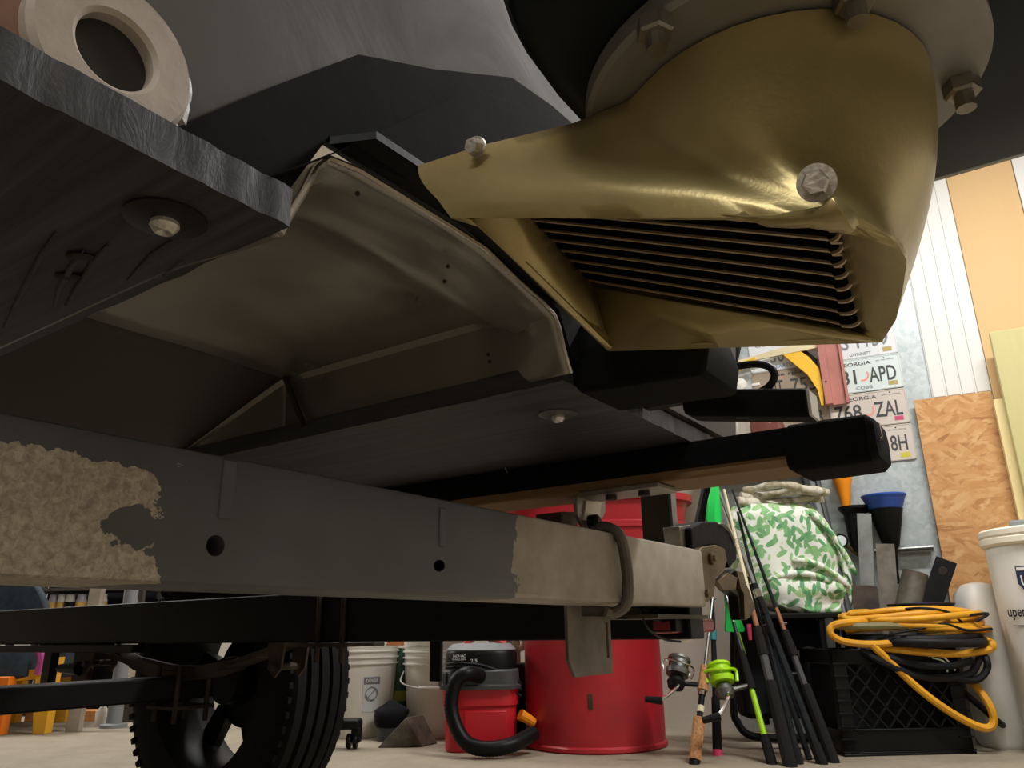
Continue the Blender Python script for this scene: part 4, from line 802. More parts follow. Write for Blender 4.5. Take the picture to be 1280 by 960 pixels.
mb = MB(); mb.loft([rbox(vcx, vc.y, vw*g, 0.155*g, z) for g, z in ((1.09, zt), (1.1, zt+0.012), (1.05, zt+0.018), (1.03, zt+0.06), (0.98, zt+0.066))]); ld = mb.build('lid', 'dark_grey_plastic', vac)
for k in range(3): mb = MB(); mb.box(V((vx0-0.004+k*0.016, vc.y-0.145, zt+0.035)), V((0.010, 0, 0)), V((0, 0.02, 0)), V((0, 0, 0.045))); mb.build('lid_rib', 'dark_grey_plastic', ld, bevel=0.002)
zh = zv(806); cxh = sx(600); mb = MB(); mb.loft([rbox(cxh, vc.y, g*0.135, g*0.13, z, 3) for g, z in ((1.0, zt+0.06), (1.0, zt+0.12), (0.95, zh-0.02), (0.82, zh-0.002), (0.5, zh+0.004))]); hd = mb.build('motor_head', 'black_plastic', vac)
mb = MB(); mb.loft([rbox(cxh, vc.y, g*0.135, g*0.13, z, 3) for g, z in ((0.94, zh-0.026), (0.965, zh-0.018), (0.83, zh+0.001), (0.6, zh+0.005))]); mb.build('head_cap', 'grey_plastic', hd)
mb = MB(); mb.tube(smoothpath([V((cxh-0.06, vc.y-0.06, zh-0.005)), V((cxh-0.03, vc.y-0.06, zh+0.03)), V((cxh+0.02, vc.y-0.06, zh+0.035)), V((cxh+0.09, vc.y-0.06, zh+0.0))]), 0.012, 8); mb.build('carry_handle', 'handle_red', vac)
ft = vc.y-0.132; X3 = V((1, 0, 0)); Z3 = V((0, 0, 1))
text('brand_print', 'SHOP-VAC', 'white_paint', hd, V((sx(573), ft, zv(820))), X3, Z3, 0.010, 0.045); text('brand_print', '2.5', 'white_paint', hd, V((sx(592), ft, zv(826))), X3, Z3, 0.012, 0.025); text('brand_print', 'GALLON', 'white_paint', hd, V((sx(573), ft, zv(824))), X3, Z3, 0.006, 0.05)
mb = MB(); HP = [at(x, y, Y) for x, y, Y in ((601, 846, vf.y+0.0), (585, 842, vf.y-0.05), (570, 852, vf.y-0.06), (564, 880, vf.y-0.07), (570, 908, vf.y-0.09), (585, 930, vf.y-0.11), (610, 936, vf.y-0.12), (640, 931, vf.y-0.10), (668, 916, vf.y-0.02))]
HP = smoothpath(HP, 14); mb.tube(HP, [0.024+0.0018*(i % 2) for i in range(len(HP))], 12); mb.build('hose', 'black_plastic', vac, smooth=True, ang=80)
for k in range(3):
    mb = MB(); mb.tube(smoothpath([V((sx(555+k), ft+0.02, zv(838-k*4))), V((sx(570), ft-0.022-0.006*k, zv(838-k*5))), V((sx(600), ft-0.02, zv(841-k*5))), V((sx(625+4*k), ft-0.01, zv(855-k*6))), V((sx(652), ft+0.03, zv(872-k*8)))]), 0.005, 7); mb.build('power_cord', 'black_cord', vac)
mb = MB(); c_ = at(650, 893, vf.y+0.03); mb.tube([c_, c_+V((0.05, 0.02, -0.03))], [0.02, 0.016], 10); mb.build('hose_cuff', 'orange_plastic', vac)
# ================================================================== buckets and small things in the middle
def bucket(name, label, c, r0, r1, h, m='white_plastic', rings=3, group=None, handle=None):
    t = thing(name, label, 'bucket', c, group)
    prof = [(0.001, 0), (r0*0.97, 0), (r0, 0.006), (r1, h-0.07)]
    for k in range(rings): z = h-0.07+k*0.024; prof += [(r1+0.001, z), (r1+0.009, z+0.002), (r1+0.009, z+0.006), (r1+0.001, z+0.009)]
    prof += [(r1+0.002, h-0.006), (r1+0.006, h), (r1-0.002, h), (r1-0.006, h-0.05), (r0-0.006, 0.012), (0.001, 0.012)]
    mb = MB(); mb.lathe(c, UP, prof, 44); mb.build('pail', m, t); return t
def front_label(t, c, px, py, w_, h_, r, m='print_grey', Y=None):
    d = V((-c.x, -c.y, 0)).normalized(); sd = UP.cross(d)
    return d, sd
b1c = fl(440, 925)+V((0, 0.15, 0)); b1c.z = 0; B1H = 0.35
bk = bucket('white_bucket', 'white bucket with a grey warning label half hidden behind the tyre', b1c, 0.128, 0.148, B1H)
def curved_patch(t, name, m, c, r, ang0, ang1, z0, z1):
    mb = MB(); d = V((-c.x, -c.y, 0)).normalized(); sd = d.cross(UP)*-1
    A = [[c+(d*math.cos(q)+sd*math.sin(q))*r(z)+UP*z for q in [ang0+(ang1-ang0)*i/8 for i in range(9)]] for z in (z0, z1)]
    mb.loft(A, caps=False, closed=False); return mb.build(name, m, t, smooth=False)
rz1 = lambda z: 0.1295+0.02*z/(B1H-0.07)
mat('label_pale', 'c9ccce', 0.6)
curved_patch(bk, 'warning_label', 'label_pale', b1c, rz1, 0.05, 0.55, 0.10, 0.235)
curved_patch(bk, 'label_header', 'print_grey', b1c, lambda z: rz1(z)+0.001, 0.07, 0.53, 0.205, 0.232)
mb = MB(); d = V((-b1c.x, -b1c.y, 0)).normalized(); sd = -d.cross(UP); q0 = 0.30; nd = d*math.cos(q0)+sd*math.sin(q0); td_ = -d*math.sin(q0)+sd*math.cos(q0); o_ = b1c+nd*(rz1(0.17)+0.003)+UP*0.17
mb.tube([o_+td_*0.024*math.cos(q)+UP*0.024*math.sin(q) for q in [2*math.pi*i/20 for i in range(20)]], 0.0018, 6, closed=True); mb.tube([o_+td_*0.017+UP*0.017, o_-td_*0.017-UP*0.017], 0.0018, 6); mb.build('warning_symbol', 'print_grey', bk)
text('label_text', 'DANGER', 'white_paint', bk, b1c+nd*(rz1(0.22)+0.003)+UP*0.219, td_, UP, 0.014, 0.05)
b2c = fl(545, 925)+V((0, 0.15, 0)); b2c.z = 0
bk2 = bucket('white_bucket', 'white bucket with grey printed band and wire handle beside the vacuum', b2c, 0.130, 0.150, 0.345)
curved_patch(bk2, 'printed_band', 'print_grey', b2c, rz1, -0.62, 0.2, 0.20, 0.245); curved_patch(bk2, 'printed_band', 'print_grey', b2c, rz1, -0.62, 0.2, 0.145, 0.185)
d = V((-b2c.x, -b2c.y, 0)).normalized(); sd = -d.cross(UP); mb = MB(); mb.tube(smoothpath([b2c-sd*0.153+UP*0.25, b2c-sd*0.16+d*0.06+UP*0.21, b2c-sd*0.09+d*0.14+UP*0.192, b2c+d*0.165+UP*0.19]), 0.003, 7); mb.build('wire_handle', 'white_paint', bk2)
mb = MB(); mb.tube([b2c-sd*0.085+d*0.145+UP*0.192, b2c+d*0.166+sd*0.01+UP*0.19], 0.008, 8); mb.build('handle_grip', 'white_plastic', bk2)
b3 = b2c+UP*0.30; bk3 = bucket('white_bucket', 'white bucket nested in the top of another bucket behind the vacuum', b3, 0.130, 0.150, 0.16, rings=2)
c_ = b1c+UP*B1H+V((-0.01, -0.04, 0.001)); lathe_thing('grey_bowl', 'grey_plastic', 'grey ribbed plastic bowl upside down on the left white bucket', 'bowl', c_, [(0.07, 0), (0.072, 0.006), (0.06, 0.03), (0.035, 0.045), (0.001, 0.046)], 24)
mb = MB(); mb.lathe(c_+V((0.09, 0.0, 0.0)), UP, [(0.001, 0), (0.026, 0), (0.035, 0.04), (0.03, 0.04), (0.02, 0.006), (0.001, 0.006)], 18); mb.build('white_cup', 'white_plastic', None, 'small white cup on the rim of the left white bucket', 'cup')
mb = MB(); o_ = b1c+V((0.12, 0.05, B1H+0.001)); mb.box(o_+UP*0.035, V((0.09, 0, 0)), V((0, 0.07, 0)), UP*0.07); mb.build('small_carton', 'carton_orange', None, 'small orange yellow carton behind the white cup', 'box', bevel=0.001)
o_ = fl(487, 925)+V((0.0, 0.22, 0)); o_.z = 0; gb_ = thing('green_canister', 'dark green canister standing between the two white buckets', 'canister', o_); mb = MB(); mb.lathe(o_, UP, [(0.001, 0), (0.06, 0), (0.062, 0.30), (0.05, 0.33), (0.02, 0.34), (0.001, 0.34)], 24); mb.build('canister_body', 'dark_green', gb_)
mb = MB(); mb.lathe(o_, UP, [(0.0625, 0.13), (0.0635, 0.13), (0.0635, 0.17), (0.0625, 0.17)], 24, closed=True); mb.build('yellow_band', 'olive_yellow', gb_)
o_ = fl(485, 928)+V((0.0, 0.06, 0)); o_.z = 0; jr = thing('dark_jar', 'dark jar topped with a bunched black rag before the buckets', 'jar', o_)
mb = MB(); mb.lathe(o_, UP, [(0.001, 0), (0.055, 0), (0.057, 0.07), (0.001, 0.07)], 24); mb.build('jar_body', 'dark_grey_plastic', jr)
mb = MB(); R_ = []
for k in range(9):
    z = 0.05+0.012*k; g = [0.058, 0.062, 0.066, 0.068, 0.066, 0.062, 0.05, 0.03, 0.012][k]; R_.append([o_+V((g*math.cos(q)*(1+0.16*noise.noise(V((math.cos(q)*2, math.sin(q)*2, k*0.5)))), g*math.sin(q), z)) for q in [2*math.pi*i/24 for i in range(24)]])
mb.loft(R_); mb.build('black_rag', 'black_cloth', jr)
a, b, c_ = fl(471, 935), fl(548, 929), fl(527, 934); ap = at(505, 895, a.y+0.02); ap2 = at(523, 892, a.y+0.05)
mb = MB(); dpt = V((0.05, 0.10, 0)); p0 = V((a.x, a.y, 0)); p1 = V((c_.x, c_.y, 0)); pk = V((at(508, 900, c_.y).x, (a.y+c_.y)/2, at(508, 896, c_.y).z)); wd = V((b.x-c_.x, 0.09, 0))
mb.prism([p0, p1, pk], wd); mb.build('wheel_chock', 'chock', None, 'grey rubber wheel chock wedge on the floor left of the vacuum', 'chock', bevel=0.004)
o_ = fl(440, 936); o_.z = 0; cw = thing('creeper_caster', 'black swivel caster wheel on the floor right of the tyre', 'caster', o_)
for k in (-1, 1): mb = MB(); mb.lathe(o_+V((k*0.012-0.008, 0, 0.026)), V((1, 0, 0)), [(0.001, 0), (0.024, 0), (0.026, 0.003), (0.026, 0.012), (0.024, 0.015), (0.001, 0.015)], 24); mb.build('caster_wheel', 'black_plastic', cw)
mb = MB(); mb.box(o_+V((-0.03, 0.0, 0.085)), V((0.12, 0, 0)), V((0, 0.08, 0)), UP*0.035); mb.build('creeper_arm', 'black_plastic', cw, bevel=0.01)
mb = MB(); mb.box(o_+V((0.012, 0.01, 0.05)), V((0.035, 0, 0)), V((0, 0.04, 0)), UP*0.06); mb.build('caster_fork', 'black_plastic', cw, bevel=0.006)
# behind the vacuum
o_ = at(636, 836, 3.45); o_.z = 0; mb = MB(); mb.box(o_+UP*0.19, V((0.10, 0, 0)), V((0, 0.1, 0)), UP*0.38); mb.build('grey_wood_block', 'grey_wood', None, 'upright grey timber block between vacuum and red drum', 'lumber', bevel=0.003)
o_ = at(622, 818, 3.25); jg = lathe_thing('clear_jug', 'clear_jug', 'cloudy clear plastic jug hanging above the vacuum handle', 'jug', V((o_.x+0.015, 3.42, o_.z)), [(0.001, 0), (0.035, 0), (0.06, 0.05), (0.062, 0.12), (0.03, 0.16), (0.02, 0.19), (0.001, 0.19)], 24)
mb = MB(); mb.tube(smoothpath([at(x, y, 3.3) for x, y in ((641, 770), (642, 795), (646, 808), (653, 810), (655, 800), (650, 785), (650, 765))]), 0.011, 8); mb.build('rope_loop', 'tan_rope', None, 'hanging loop of tan rope left of the red drum', 'rope')
o_ = at(650, 880, 3.3); o_.z = 0; mb = MB(); mb.box(o_+UP*0.14+V((0.02, 0.05, 0)), V((0.14, 0, 0)), V((0, 0.1, 0)), UP*0.28); mb.build('black_case', 'black_plastic', None, 'black case standing in the shade between vacuum and drum', 'case', bevel=0.008)

# ================================================================== leaf print bag on a black frame, fishing rods
bY = 3.02
def bagpt(px, py, dy=0.0): return at(px, py, bY+dy)
fr = thing('folding_stand', 'black tube folding frame with dark pouches under the leaf print bag', 'frame', fl(990, 905)*1.0)
ORG[fr.name] = V(fr.location)
def ptube(pts, r, nm, m, par, n=6, seg=8): mb = MB(); mb.tube(smoothpath(pts, n), r, seg); return mb.build(nm, m, par)
ptube([at(1026, 772, 2.96), at(1030, 810, 2.96), at(1041, 870, 2.95), at(1042, 905, 2.94), at(1034, 918, 2.93)], 0.014, 'frame_tube', 'black_steel', fr)
ptube([at(1034, 918, 2.93), at(1010, 922, 2.93), at(960, 922, 2.93), at(935, 918, 2.93), at(922, 903, 2.94), at(917, 880, 2.95), at(917, 770, 3.0)], 0.013, 'frame_tube', 'black_steel', fr)
ptube([at(945, 745, 3.1), at(950, 830, 3.12), at(958, 905, 3.15)], 0.013, 'frame_tube', 'black_steel', fr); ptube([at(1045, 770, 3.02), at(1052, 860, 3.0), at(1058, 925, 2.98)], 0.010, 'frame_tube', 'black_steel', fr)
mb = MB(); c_ = (at(930, 766, 3.0)+at(1030, 768, 3.0))/2; zt_ = c_.z; mb.box(V((c_.x, 3.05, zt_-0.01)), V((0.36, 0, 0)), V((0, 0.22, 0)), UP*0.02); mb.build('frame_deck', 'black_plastic', fr, bevel=0.004)
fz = lambda py: at(985, py, 3.02).z
mb = MB(); x0, x1 = at(925, 840, 3.08).x, at(1030, 840, 3.08).x; mb.box(V(((x0+x1)/2, 3.12, (fz(900)+fz(770))/2)), V((x1-x0, 0, 0)), V((0, 0.12, 0)), UP*(fz(770)-fz(900))); mb.build('dark_pouch', 'black_cloth', fr, bevel=0.02)
mb = MB(); mb.sphere(at(1012, 818, 3.03), 0.055, 14, 8, (0.9, 0.4, 0.5)); mb.build('grey_rag', 'grey_fabric', fr)
mb = MB(); mb.box(at(1000, 868, 3.03), V((0.2, 0, 0)), V((0, 0.05, 0)), UP*0.16); bxp = mb.build('lower_box', 'black_plastic', fr, bevel=0.01)
mb = MB(); o_ = at(1027, 872, 3.0); mb.lathe(o_, V((0, -1, 0)), [(0.001, 0), (0.011, 0), (0.010, 0.002), (0.001, 0.002)], 14); mb.build('white_badge', 'white_plastic', bxp)
ORG[fr.name] = V(fr.location)
# the bag
bag = thing('leaf_print_bag', 'white bag printed with green leaves stuffed on the black frame', 'bag', V((at(995, 770, bY).x, bY+0.08, at(995, 770, bY).z)))
rows = [(770, 1020, 1062), (765, 985, 1072), (755, 945, 1076), (738, 930, 1078), (715, 927, 1074), (690, 925, 1064), (665, 923, 1052), (640, 921, 1034), (628, 925, 1022)]
mb = MB(); RR = []
for k, (py, xa, xb) in enumerate(rows):
    A, B = at(xa, py, bY), at(xb, py, bY); c_ = (A+B)/2; hx = (B.x-A.x)/2; hy = 0.11 if 0 < k < 8 else 0.07; ring = []
    for i in range(48):
        q = 2*math.pi*i/48; cc, ss = math.cos(q), math.sin(q); p = V((c_.x+hx*math.copysign(abs(cc)**0.55, cc), bY+0.11+hy*math.copysign(abs(ss)**0.7, ss), A.z))
        f = 0.035 if k < 5 else 0.012
        d = f*noise.noise(V((p.x*9, p.z*14, q)))+0.5*f*noise.noise(V((p.x*22, p.z*26, 3))); p.y += d*1.2; p.x += 0.5*d; ring.append(p)
    RR.append(ring)
fin = []
for k in range(len(RR)-1):
    for t in (0, 0.34, 0.67): fin.append([a.lerp(b, t)+V((0, 0.012*noise.noise(V((a.x*30, k+t, 8))), 0)) for a, b in zip(RR[k], RR[k+1])])
fin.append(RR[-1]); mb.loft(fin); mb.build('bag_body', 'leaf_print', bag, ang=80)
for k, (xa, xb, py, r) in enumerate(((922, 1030, 626, 0.022), (926, 1036, 617, 0.020), (930, 1012, 610, 0.018))):
    mb = MB(); P = smoothpath([at(xa+(xb-xa)*t, py+4*math.sin(5*t+k), bY+0.04+0.05*math.sin(4*t+k)) for t in (0, 0.2, 0.4, 0.6, 0.8, 1)], 5); mb.tube(P, [r*(0.7+0.5*abs(noise.noise(p*14))) for p in P], 10); mb.build('folded_cloth', 'folded_cloth', bag, ang=80)
for k, (x0, y0, x1, y1) in enumerate(((990, 700, 1062, 735), (1012, 640, 1070, 720), (960, 725, 1040, 728))):
    mb = MB(); P = smoothpath([at(x0+(x1-x0)*t, y0+(y1-y0)*t-10*math.sin(3.1*t), bY-0.004) for t in (0, 0.25, 0.5, 0.75, 1)], 4); mb.tube(P, [0.004]+[0.012]*(len(P)-2)+[0.004], 8); mb.build('cloth_fold', 'leaf_print', bag, ang=80)
# rods
def rod(label, butt, top, Yt, segs, guides=(), reel=None, group='fishing rods leaning by the bag'):
    A = fl(*butt); A.z = 0.0; B = at(top[0], top[1], Yt); d = B-A; t = thing('fishing_rod', label, 'fishing rod', A, group)
    P = lambda py: A+d*((butt[1]-py)/(butt[1]-top[1]))
    for (ya, yb, ra, rb, m, nm) in segs: mb = MB(); mb.tube([P(ya), P(yb)], [ra, rb], 10); mb.build(nm, m, t)
    dn = d.normalized(); sd = dn.cross(V((0, -1, 0))).normalized(); fw = sd.cross(dn)
    for (py, r) in guides:
        mb = MB(); c_ = P(py)+V((0, -1, 0))*(r+0.006); mb.tube([c_+r*(math.cos(q)*sd+math.sin(q)*dn*0.3+math.sin(q)*V((0, -1, 0))) for q in [2*math.pi*i/12 for i in range(12)]], 0.0013, 5, closed=True); mb.build('line_guide', 'chrome', t)
    if reel:
        py, side, mbody, mspool, sc = reel; o = P(py); ax = dn; out = (V((side, 0, 0))-dn*dn.x*side).normalized(); g = 0.001*sc
        rl_ = MB(); rl_.tube([o, o+out*g*45-ax*g*8], [g*5, g*6], 8); rl_.lathe(o+out*g*62-ax*g*30, ax, [(g*2, 0), (g*18, 6*g), (g*22, 20*g), (g*16, 34*g), (g*3, 36*g)], 18); rr_ = rl_.build('reel_body', mbody, t)
        s_ = MB(); s_.lathe(o+out*g*62+ax*g*8, ax, [(g*3, 0), (g*27, 0), (g*29, 12*g), (g*24, 16*g), (g*24, 34*g), (g*28, 38*g), (g*26, 44*g), (g*8, 52*g), (g*2, 52*g)], 22); s_.build('spool', mspool, rr_)
        c0 = o+out*g*62+ax*g*20; b_ = MB(); b_.tube(smoothpath([c0-sd*g*34-ax*g*10, c0-sd*g*36+ax*g*16, c0+V((0, -1, 0))*g*36+ax*g*22, c0+sd*g*36+ax*g*16, c0+sd*g*34-ax*g*10], 5), g*4 if mspool == 'chartreuse' else g*2.4, 7); b_.build('bail_arm', mspool if mspool == 'chartreuse' else 'chrome', rr_)
        h_ = MB(); hc = o+out*g*62-ax*g*16; h_.tube(smoothpath([hc, hc+V((0, -1, 0))*g*30, hc+V((0, -1, 0))*g*45+out*g*22-ax*g*26, hc+V((0, -1, 0))*g*48+out*g*40-ax*g*44], 4), g*4, 7); h_.build('crank_arm', 'chrome', rr_)
        k_ = MB(); kc = hc+V((0, -1, 0))*g*48+out*g*40-ax*g*44; k_.tube([kc-out*g*4, kc+out*g*34-ax*g*6], [g*9, g*7], 10); k_.build('crank_knob', 'black_plastic', rr_)
    return t
rod('fishing rod with cork grips and a silver spinning reel, leftmost of the rods', (868, 955), (897, 690), 2.95, [(958, 950, 0.017, 0.017, 'black_plastic', 'butt_cap'), (951, 906, 0.019, 0.020, 'cork', 'cork_grip'), (906, 876, 0.010, 0.010, 'black_satin', 'reel_seat'), (899, 892, 0.0125, 0.0125, 'rod_cream', 'seat_ring'), (880, 872, 0.0125, 0.0125, 'chrome', 'seat_ring'), (874, 845, 0.018, 0.015, 'cork', 'fore_grip'), (845, 690, 0.006, 0.003, 'grey_steel', 'rod_blank')], ((800, 0.012), (735, 0.009)), (868, -1, 'black_plastic', 'grey_steel', 1.4))
rod('plain black fishing rod with a pink butt ring beside the cork rod', (897, 944), (886, 640), 3.0, [(946, 938, 0.016, 0.016, 'pink', 'butt_ring'), (940, 880, 0.016, 0.014, 'foam_black', 'grip'), (880, 640, 0.011, 0.004, 'black_satin', 'rod_blank'), (812, 800, 0.012, 0.012, 'teal', 'wrap')], ((760, 0.010),))
rod('fishing rod with lime green handle section and lime spinning reel', (965, 955), (893, 690), 2.95, [(958, 925, 0.017, 0.015, 'foam_black', 'butt_grip'), (925, 873, 0.010, 0.009, 'chartreuse', 'green_section'), (873, 828, 0.015, 0.012, 'foam_black', 'fore_grip'), (828, 790, 0.008, 0.006, 'black_satin', 'rod_blank'), (790, 690, 0.006, 0.004, 'grey_steel', 'rod_blank')], ((780, 0.010),), (868, -1, 'grey_steel', 'chartreuse', 1.45))
rod('thick black foam handled fishing rod with a copper wrap beside the green rod', (988, 958), (905, 612), 3.0, [(962, 870, 0.022, 0.018, 'foam_black', 'butt_grip'), (870, 840, 0.014, 0.014, 'dark_grey_plastic', 'reel_seat'), (840, 806, 0.018, 0.014, 'foam_black', 'fore_grip'), (806, 776, 0.009, 0.008, 'copper', 'copper_wrap'), (776, 612, 0.008, 0.005, 'rod_cream', 'rod_blank')], ((750, 0.012), (690, 0.010)))
rod('slim glossy black rod leaning just right of the copper wrapped rod', (999, 955), (922, 640), 3.0, [(958, 640, 0.012, 0.005, 'black_satin', 'rod_blank'), (958, 940, 0.014, 0.014, 'foam_black', 'butt_grip')], ((800, 0.010),))
rod('long black rod with a silver ferrule crossing in front of the leaf bag', (1028, 955), (897, 610), 3.0, [(958, 935, 0.017, 0.017, 'foam_black', 'butt_cap'), (936, 790, 0.014, 0.012, 'black_satin', 'lower_blank'), (790, 750, 0.014, 0.012, 'black_plastic', 'joint'), (768, 758, 0.0145, 0.0145, 'chrome', 'ferrule'), (750, 610, 0.008, 0.006, 'grey_steel', 'rod_blank')], ((700, 0.010),))
rod('black rod with foam fore grip, rightmost of the leaning rods', (1042, 953), (915, 612), 3.0, [(957, 872, 0.019, 0.017, 'foam_black', 'butt_grip'), (872, 838, 0.011, 0.011, 'dark_grey_plastic', 'reel_seat'), (838, 808, 0.017, 0.013, 'foam_black', 'fore_grip'), (808, 780, 0.008, 0.007, 'copper', 'copper_wrap'), (780, 612, 0.007, 0.004, 'black_satin', 'rod_blank')], ((800, 0.012), (700, 0.009)))
rod('pale cream tipped thin rod leaning against the left edge of the bag', (1012, 950), (898, 612), 3.08, [(950, 740, 0.010, 0.008, 'black_satin', 'lower_blank'), (740, 612, 0.008, 0.006, 'rod_cream', 'rod_blank')], ((690, 0.008),))
# green tools behind the ratchet
gn = thing('green_scoop', 'bright green plastic spout below the ratchet lever among the rods', 'spout', at(915, 792, 2.9))
mb = MB(); mb.loft([[at(x, y, 2.9)+V((0, dy, 0)) for x, dy in ((xa, 0), ((xa+xb)/2, -0.015), (xb, 0), (xb, 0.02), (xa, 0.02))] for y, xa, xb in ((738, 906, 910), (758, 908, 918), (775, 908, 926), (786, 907, 931), (790, 908, 930))]); mb.build('spout_body', 'bright_green', gn, bevel=0.001)
ptube([at(922, 788, 2.9), at(926, 802, 2.9), at(931, 818, 2.9)], 0.006, 'spout_tube', 'chartreuse', gn)
mb = MB(); mb.loft([[at(x, y, 2.98)+V((0, dy, 0)) for x, dy in ((xa, 0), ((xa+xb)/2, -0.015), (xb, 0), (xb, 0.02), (xa, 0.02))] for y, xa, xb in ((600, 892, 898), (625, 886, 900), (648, 883, 902), (660, 888, 900))]); mb.build('green_paddle', 'bright_green', None, 'bright green paddle blade just under the bunk beside the rods', 'paddle', bevel=0.001)
mb = MB(); mb.tube([at(938, 800, 2.86), at(936, 780, 2.86)], [0.006, 0.009], 8); mb.build('pink_lure', 'pink', None, 'small pink lure hooked on a rod beside the green spout', 'lure')
# dark hoses and tin on the floor beside the drum
o_ = fl(857, 905); mb = MB(); mb.lathe(V((o_.x+0.02, o_.y+0.14, 0)), UP, [(0.001, 0), (0.12, 0), (0.125, 0.02), (0.12, 0.09), (0.10, 0.09), (0.09, 0.02), (0.001, 0.02)], 28); mb.build('black_pan', 'black_rubber', None, 'black rubber pan on the floor right of the red drum', 'pan')
# ================================================================== milk crate with cords
cL, cR = fl(1057, 946), fl(1219, 942); cL.z = cR.z = 0
ex = (cR-cL); cw_ = ex.length; ex = ex.normalized(); ey = UP.cross(ex).normalized()
if ey.y < 0: ey = -ey
CH = at(1050, 812, cL.y).z; CD = 0.27
cr_ = thing('milk_crate', 'black plastic milk crate with diamond lattice sides under coiled cords', 'crate', (cL+cR)/2+ey*CD/2)
cp = lambda x, y, z: cL+ex*x+ey*y+UP*z
def cbox(nm, x0, x1, y0, y1, z0, z1, bv=0.002): mb = MB(); mb.box(cp((x0+x1)/2, (y0+y1)/2, (z0+z1)/2), ex*(x1-x0), ey*(y1-y0), UP*(z1-z0)); return mb.build(nm, 'black_plastic', cr_, bevel=bv)
th = 0.012
cbox('base', 0, cw_, 0, CD, 0, 0.012)
for y in (0, CD-th): cbox('lower_band', 0, cw_, y, y+th, 0.012, CH*0.24); cbox('top_band', 0, cw_, y, y+th, CH*0.86, CH)
for x in (0, cw_-th): cbox('lower_band', x, x+th, 0, CD, 0.012, CH*0.24); cbox('top_band', x, x+th, 0, CD, CH*0.86, CH)
for x in (0, cw_-0.045):
    for y in (0, CD-0.03): cbox('corner_post', x, x+0.045, y, y+0.03, 0, CH)
for k in range(8):
    for x in (-0.004, cw_-0.045): cbox('corner_rib', x, x+0.049, -0.006, 0.01, CH*(0.03+0.118*k), CH*(0.03+0.118*k)+0.005, 0.0005)
mb = MB(); mb.box(cp(cw_/2, CD/2+0.01, CH*0.45), ex*(cw_-0.05), ey*(CD-0.08), UP*(CH*0.8)); mb.build('dark_fill', 'black_cloth', cr_)  # dark block added so the crate's inside reads as shaded
cbox('foot_rim', -0.004, cw_+0.004, -0.006, CD, 0.0, 0.007); cbox('band_rim', 0.04, cw_-0.04, -0.005, 0.01, CH*0.24-0.004, CH*0.24+0.002)
zb_, zt2 = CH*0.24, CH*0.86; hh = zt2-zb_
for sg in (1, -1):
    for k in range(-4, 9):
        xa = 0.045+k*(cw_-0.09)/6; xb = xa+sg*hh*0.85; za, zb2 = zb_, zt2; lo, hi = 0.045, cw_-0.045
        def clip(xa, za, xb, zb2):
            for (lim, s_) in ((lo, 1), (hi, -1)):
                if (xa-lim)*s_ < 0 and (xb-lim)*s_ < 0: return None
                if (xa-lim)*s_ < 0: t = (lim-xa)/(xb-xa); xa, za = lim, za+t*(zb2-za)
                elif (xb-lim)*s_ < 0: t = (lim-xa)/(xb-xa); xb, zb2 = lim, za+t*(zb2-za)
            return xa, za, xb, zb2
        r_ = clip(xa, za, xb, zb2)
        if not r_ or (r_[2]-r_[0])**2+(r_[3]-r_[1])**2 < 0.0004: continue
        for y in (0.004, CD-0.008):
            d = ex*(r_[2]-r_[0])+UP*(r_[3]-r_[1]); mb = MB(); mb.box(cp((r_[0]+r_[2])/2, y, (r_[1]+r_[3])/2), d, ey*0.006, d.cross(ey).normalized()*0.006); mb.build('lattice_strip', 'black_plastic', cr_, smooth=False)
# cords
def coil(name, label, m, c, loops, r, extra=None, jig=0.0):
    t = thing(name, label, 'cord', c)
    pts = []; n = 26
    for k, (ax_, ay_, dz, dx, dyy) in enumerate(loops):
        for i in range(n):
            q = 2*math.pi*i/n+math.pi; f = i/n
            nx = loops[min(k+1, len(loops)-1)]; A = ax_+(nx[0]-ax_)*f; B = ay_+(nx[1]-ay_)*f; Z = dz+(nx[2]-dz)*f; DX = dx+(nx[3]-dx)*f; DY = dyy+(nx[4]-dyy)*f
            pts.append(c+ex*(DX+A*math.cos(q))+ey*(DY+B*math.sin(q))+UP*(Z+jig*math.sin(2*q+k)))
    mb = MB(); mb.tube(pts, r, 8); mb.build('coil', m, t, ang=80)
    if extra:
        for nm, m2, P, r2 in extra: ptube(P, r2, nm, m2, t, 7)
    return t
cc = at(1142, 806, cL.y+0.14); cc.z = CH+0.014
EA = lambda px, py, y=-0.03: at(px, py, (cp(0.2, y, 0)).y)
coil('black_cord_coil', 'coil of thick black power cord draped over the front of the milk crate', 'black_cord', cc, [(0.21, 0.20, 0.005, 0.0, -0.02), (0.215, 0.21, 0.0, 0.01, -0.02), (0.21, 0.19, 0.02, 0.0, 0)], 0.013, jig=0.004, extra=
     [('hanging_loop', 'black_cord', [EA(1075, 812, 0.0), EA(1100, 826), EA(1140, 843), EA(1180, 848), EA(1212, 842), EA(1222, 828), EA(1226, 816, 0.0)], 0.012), ('hanging_loop', 'black_cord', [EA(1195, 848), EA(1220, 850), EA(1233, 838), EA(1233, 824), EA(1224, 815, 0.03)], 0.012), ('hanging_loop', 'black_cord', [EA(1110, 822), EA(1150, 832), EA(1190, 832), EA(1216, 826)], 0.012), ('bare_wire', 'wire_green', [EA(1165, 822), EA(1178, 826), EA(1183, 832), EA(1184, 840)], 0.003), ('bare_wire', 'wire_white', [EA(1160, 820), EA(1178, 821), EA(1188, 830), EA(1194, 838)], 0.003), ('trailing_end', 'black_cord', [cp(cw_*0.95, 0.1, CH*0.75), EA(1222, 880, 0.05), EA(1245, 900, 0.0), fl(1275, 925)+UP*0.012, fl(1310, 945)+UP*0.012], 0.011)])
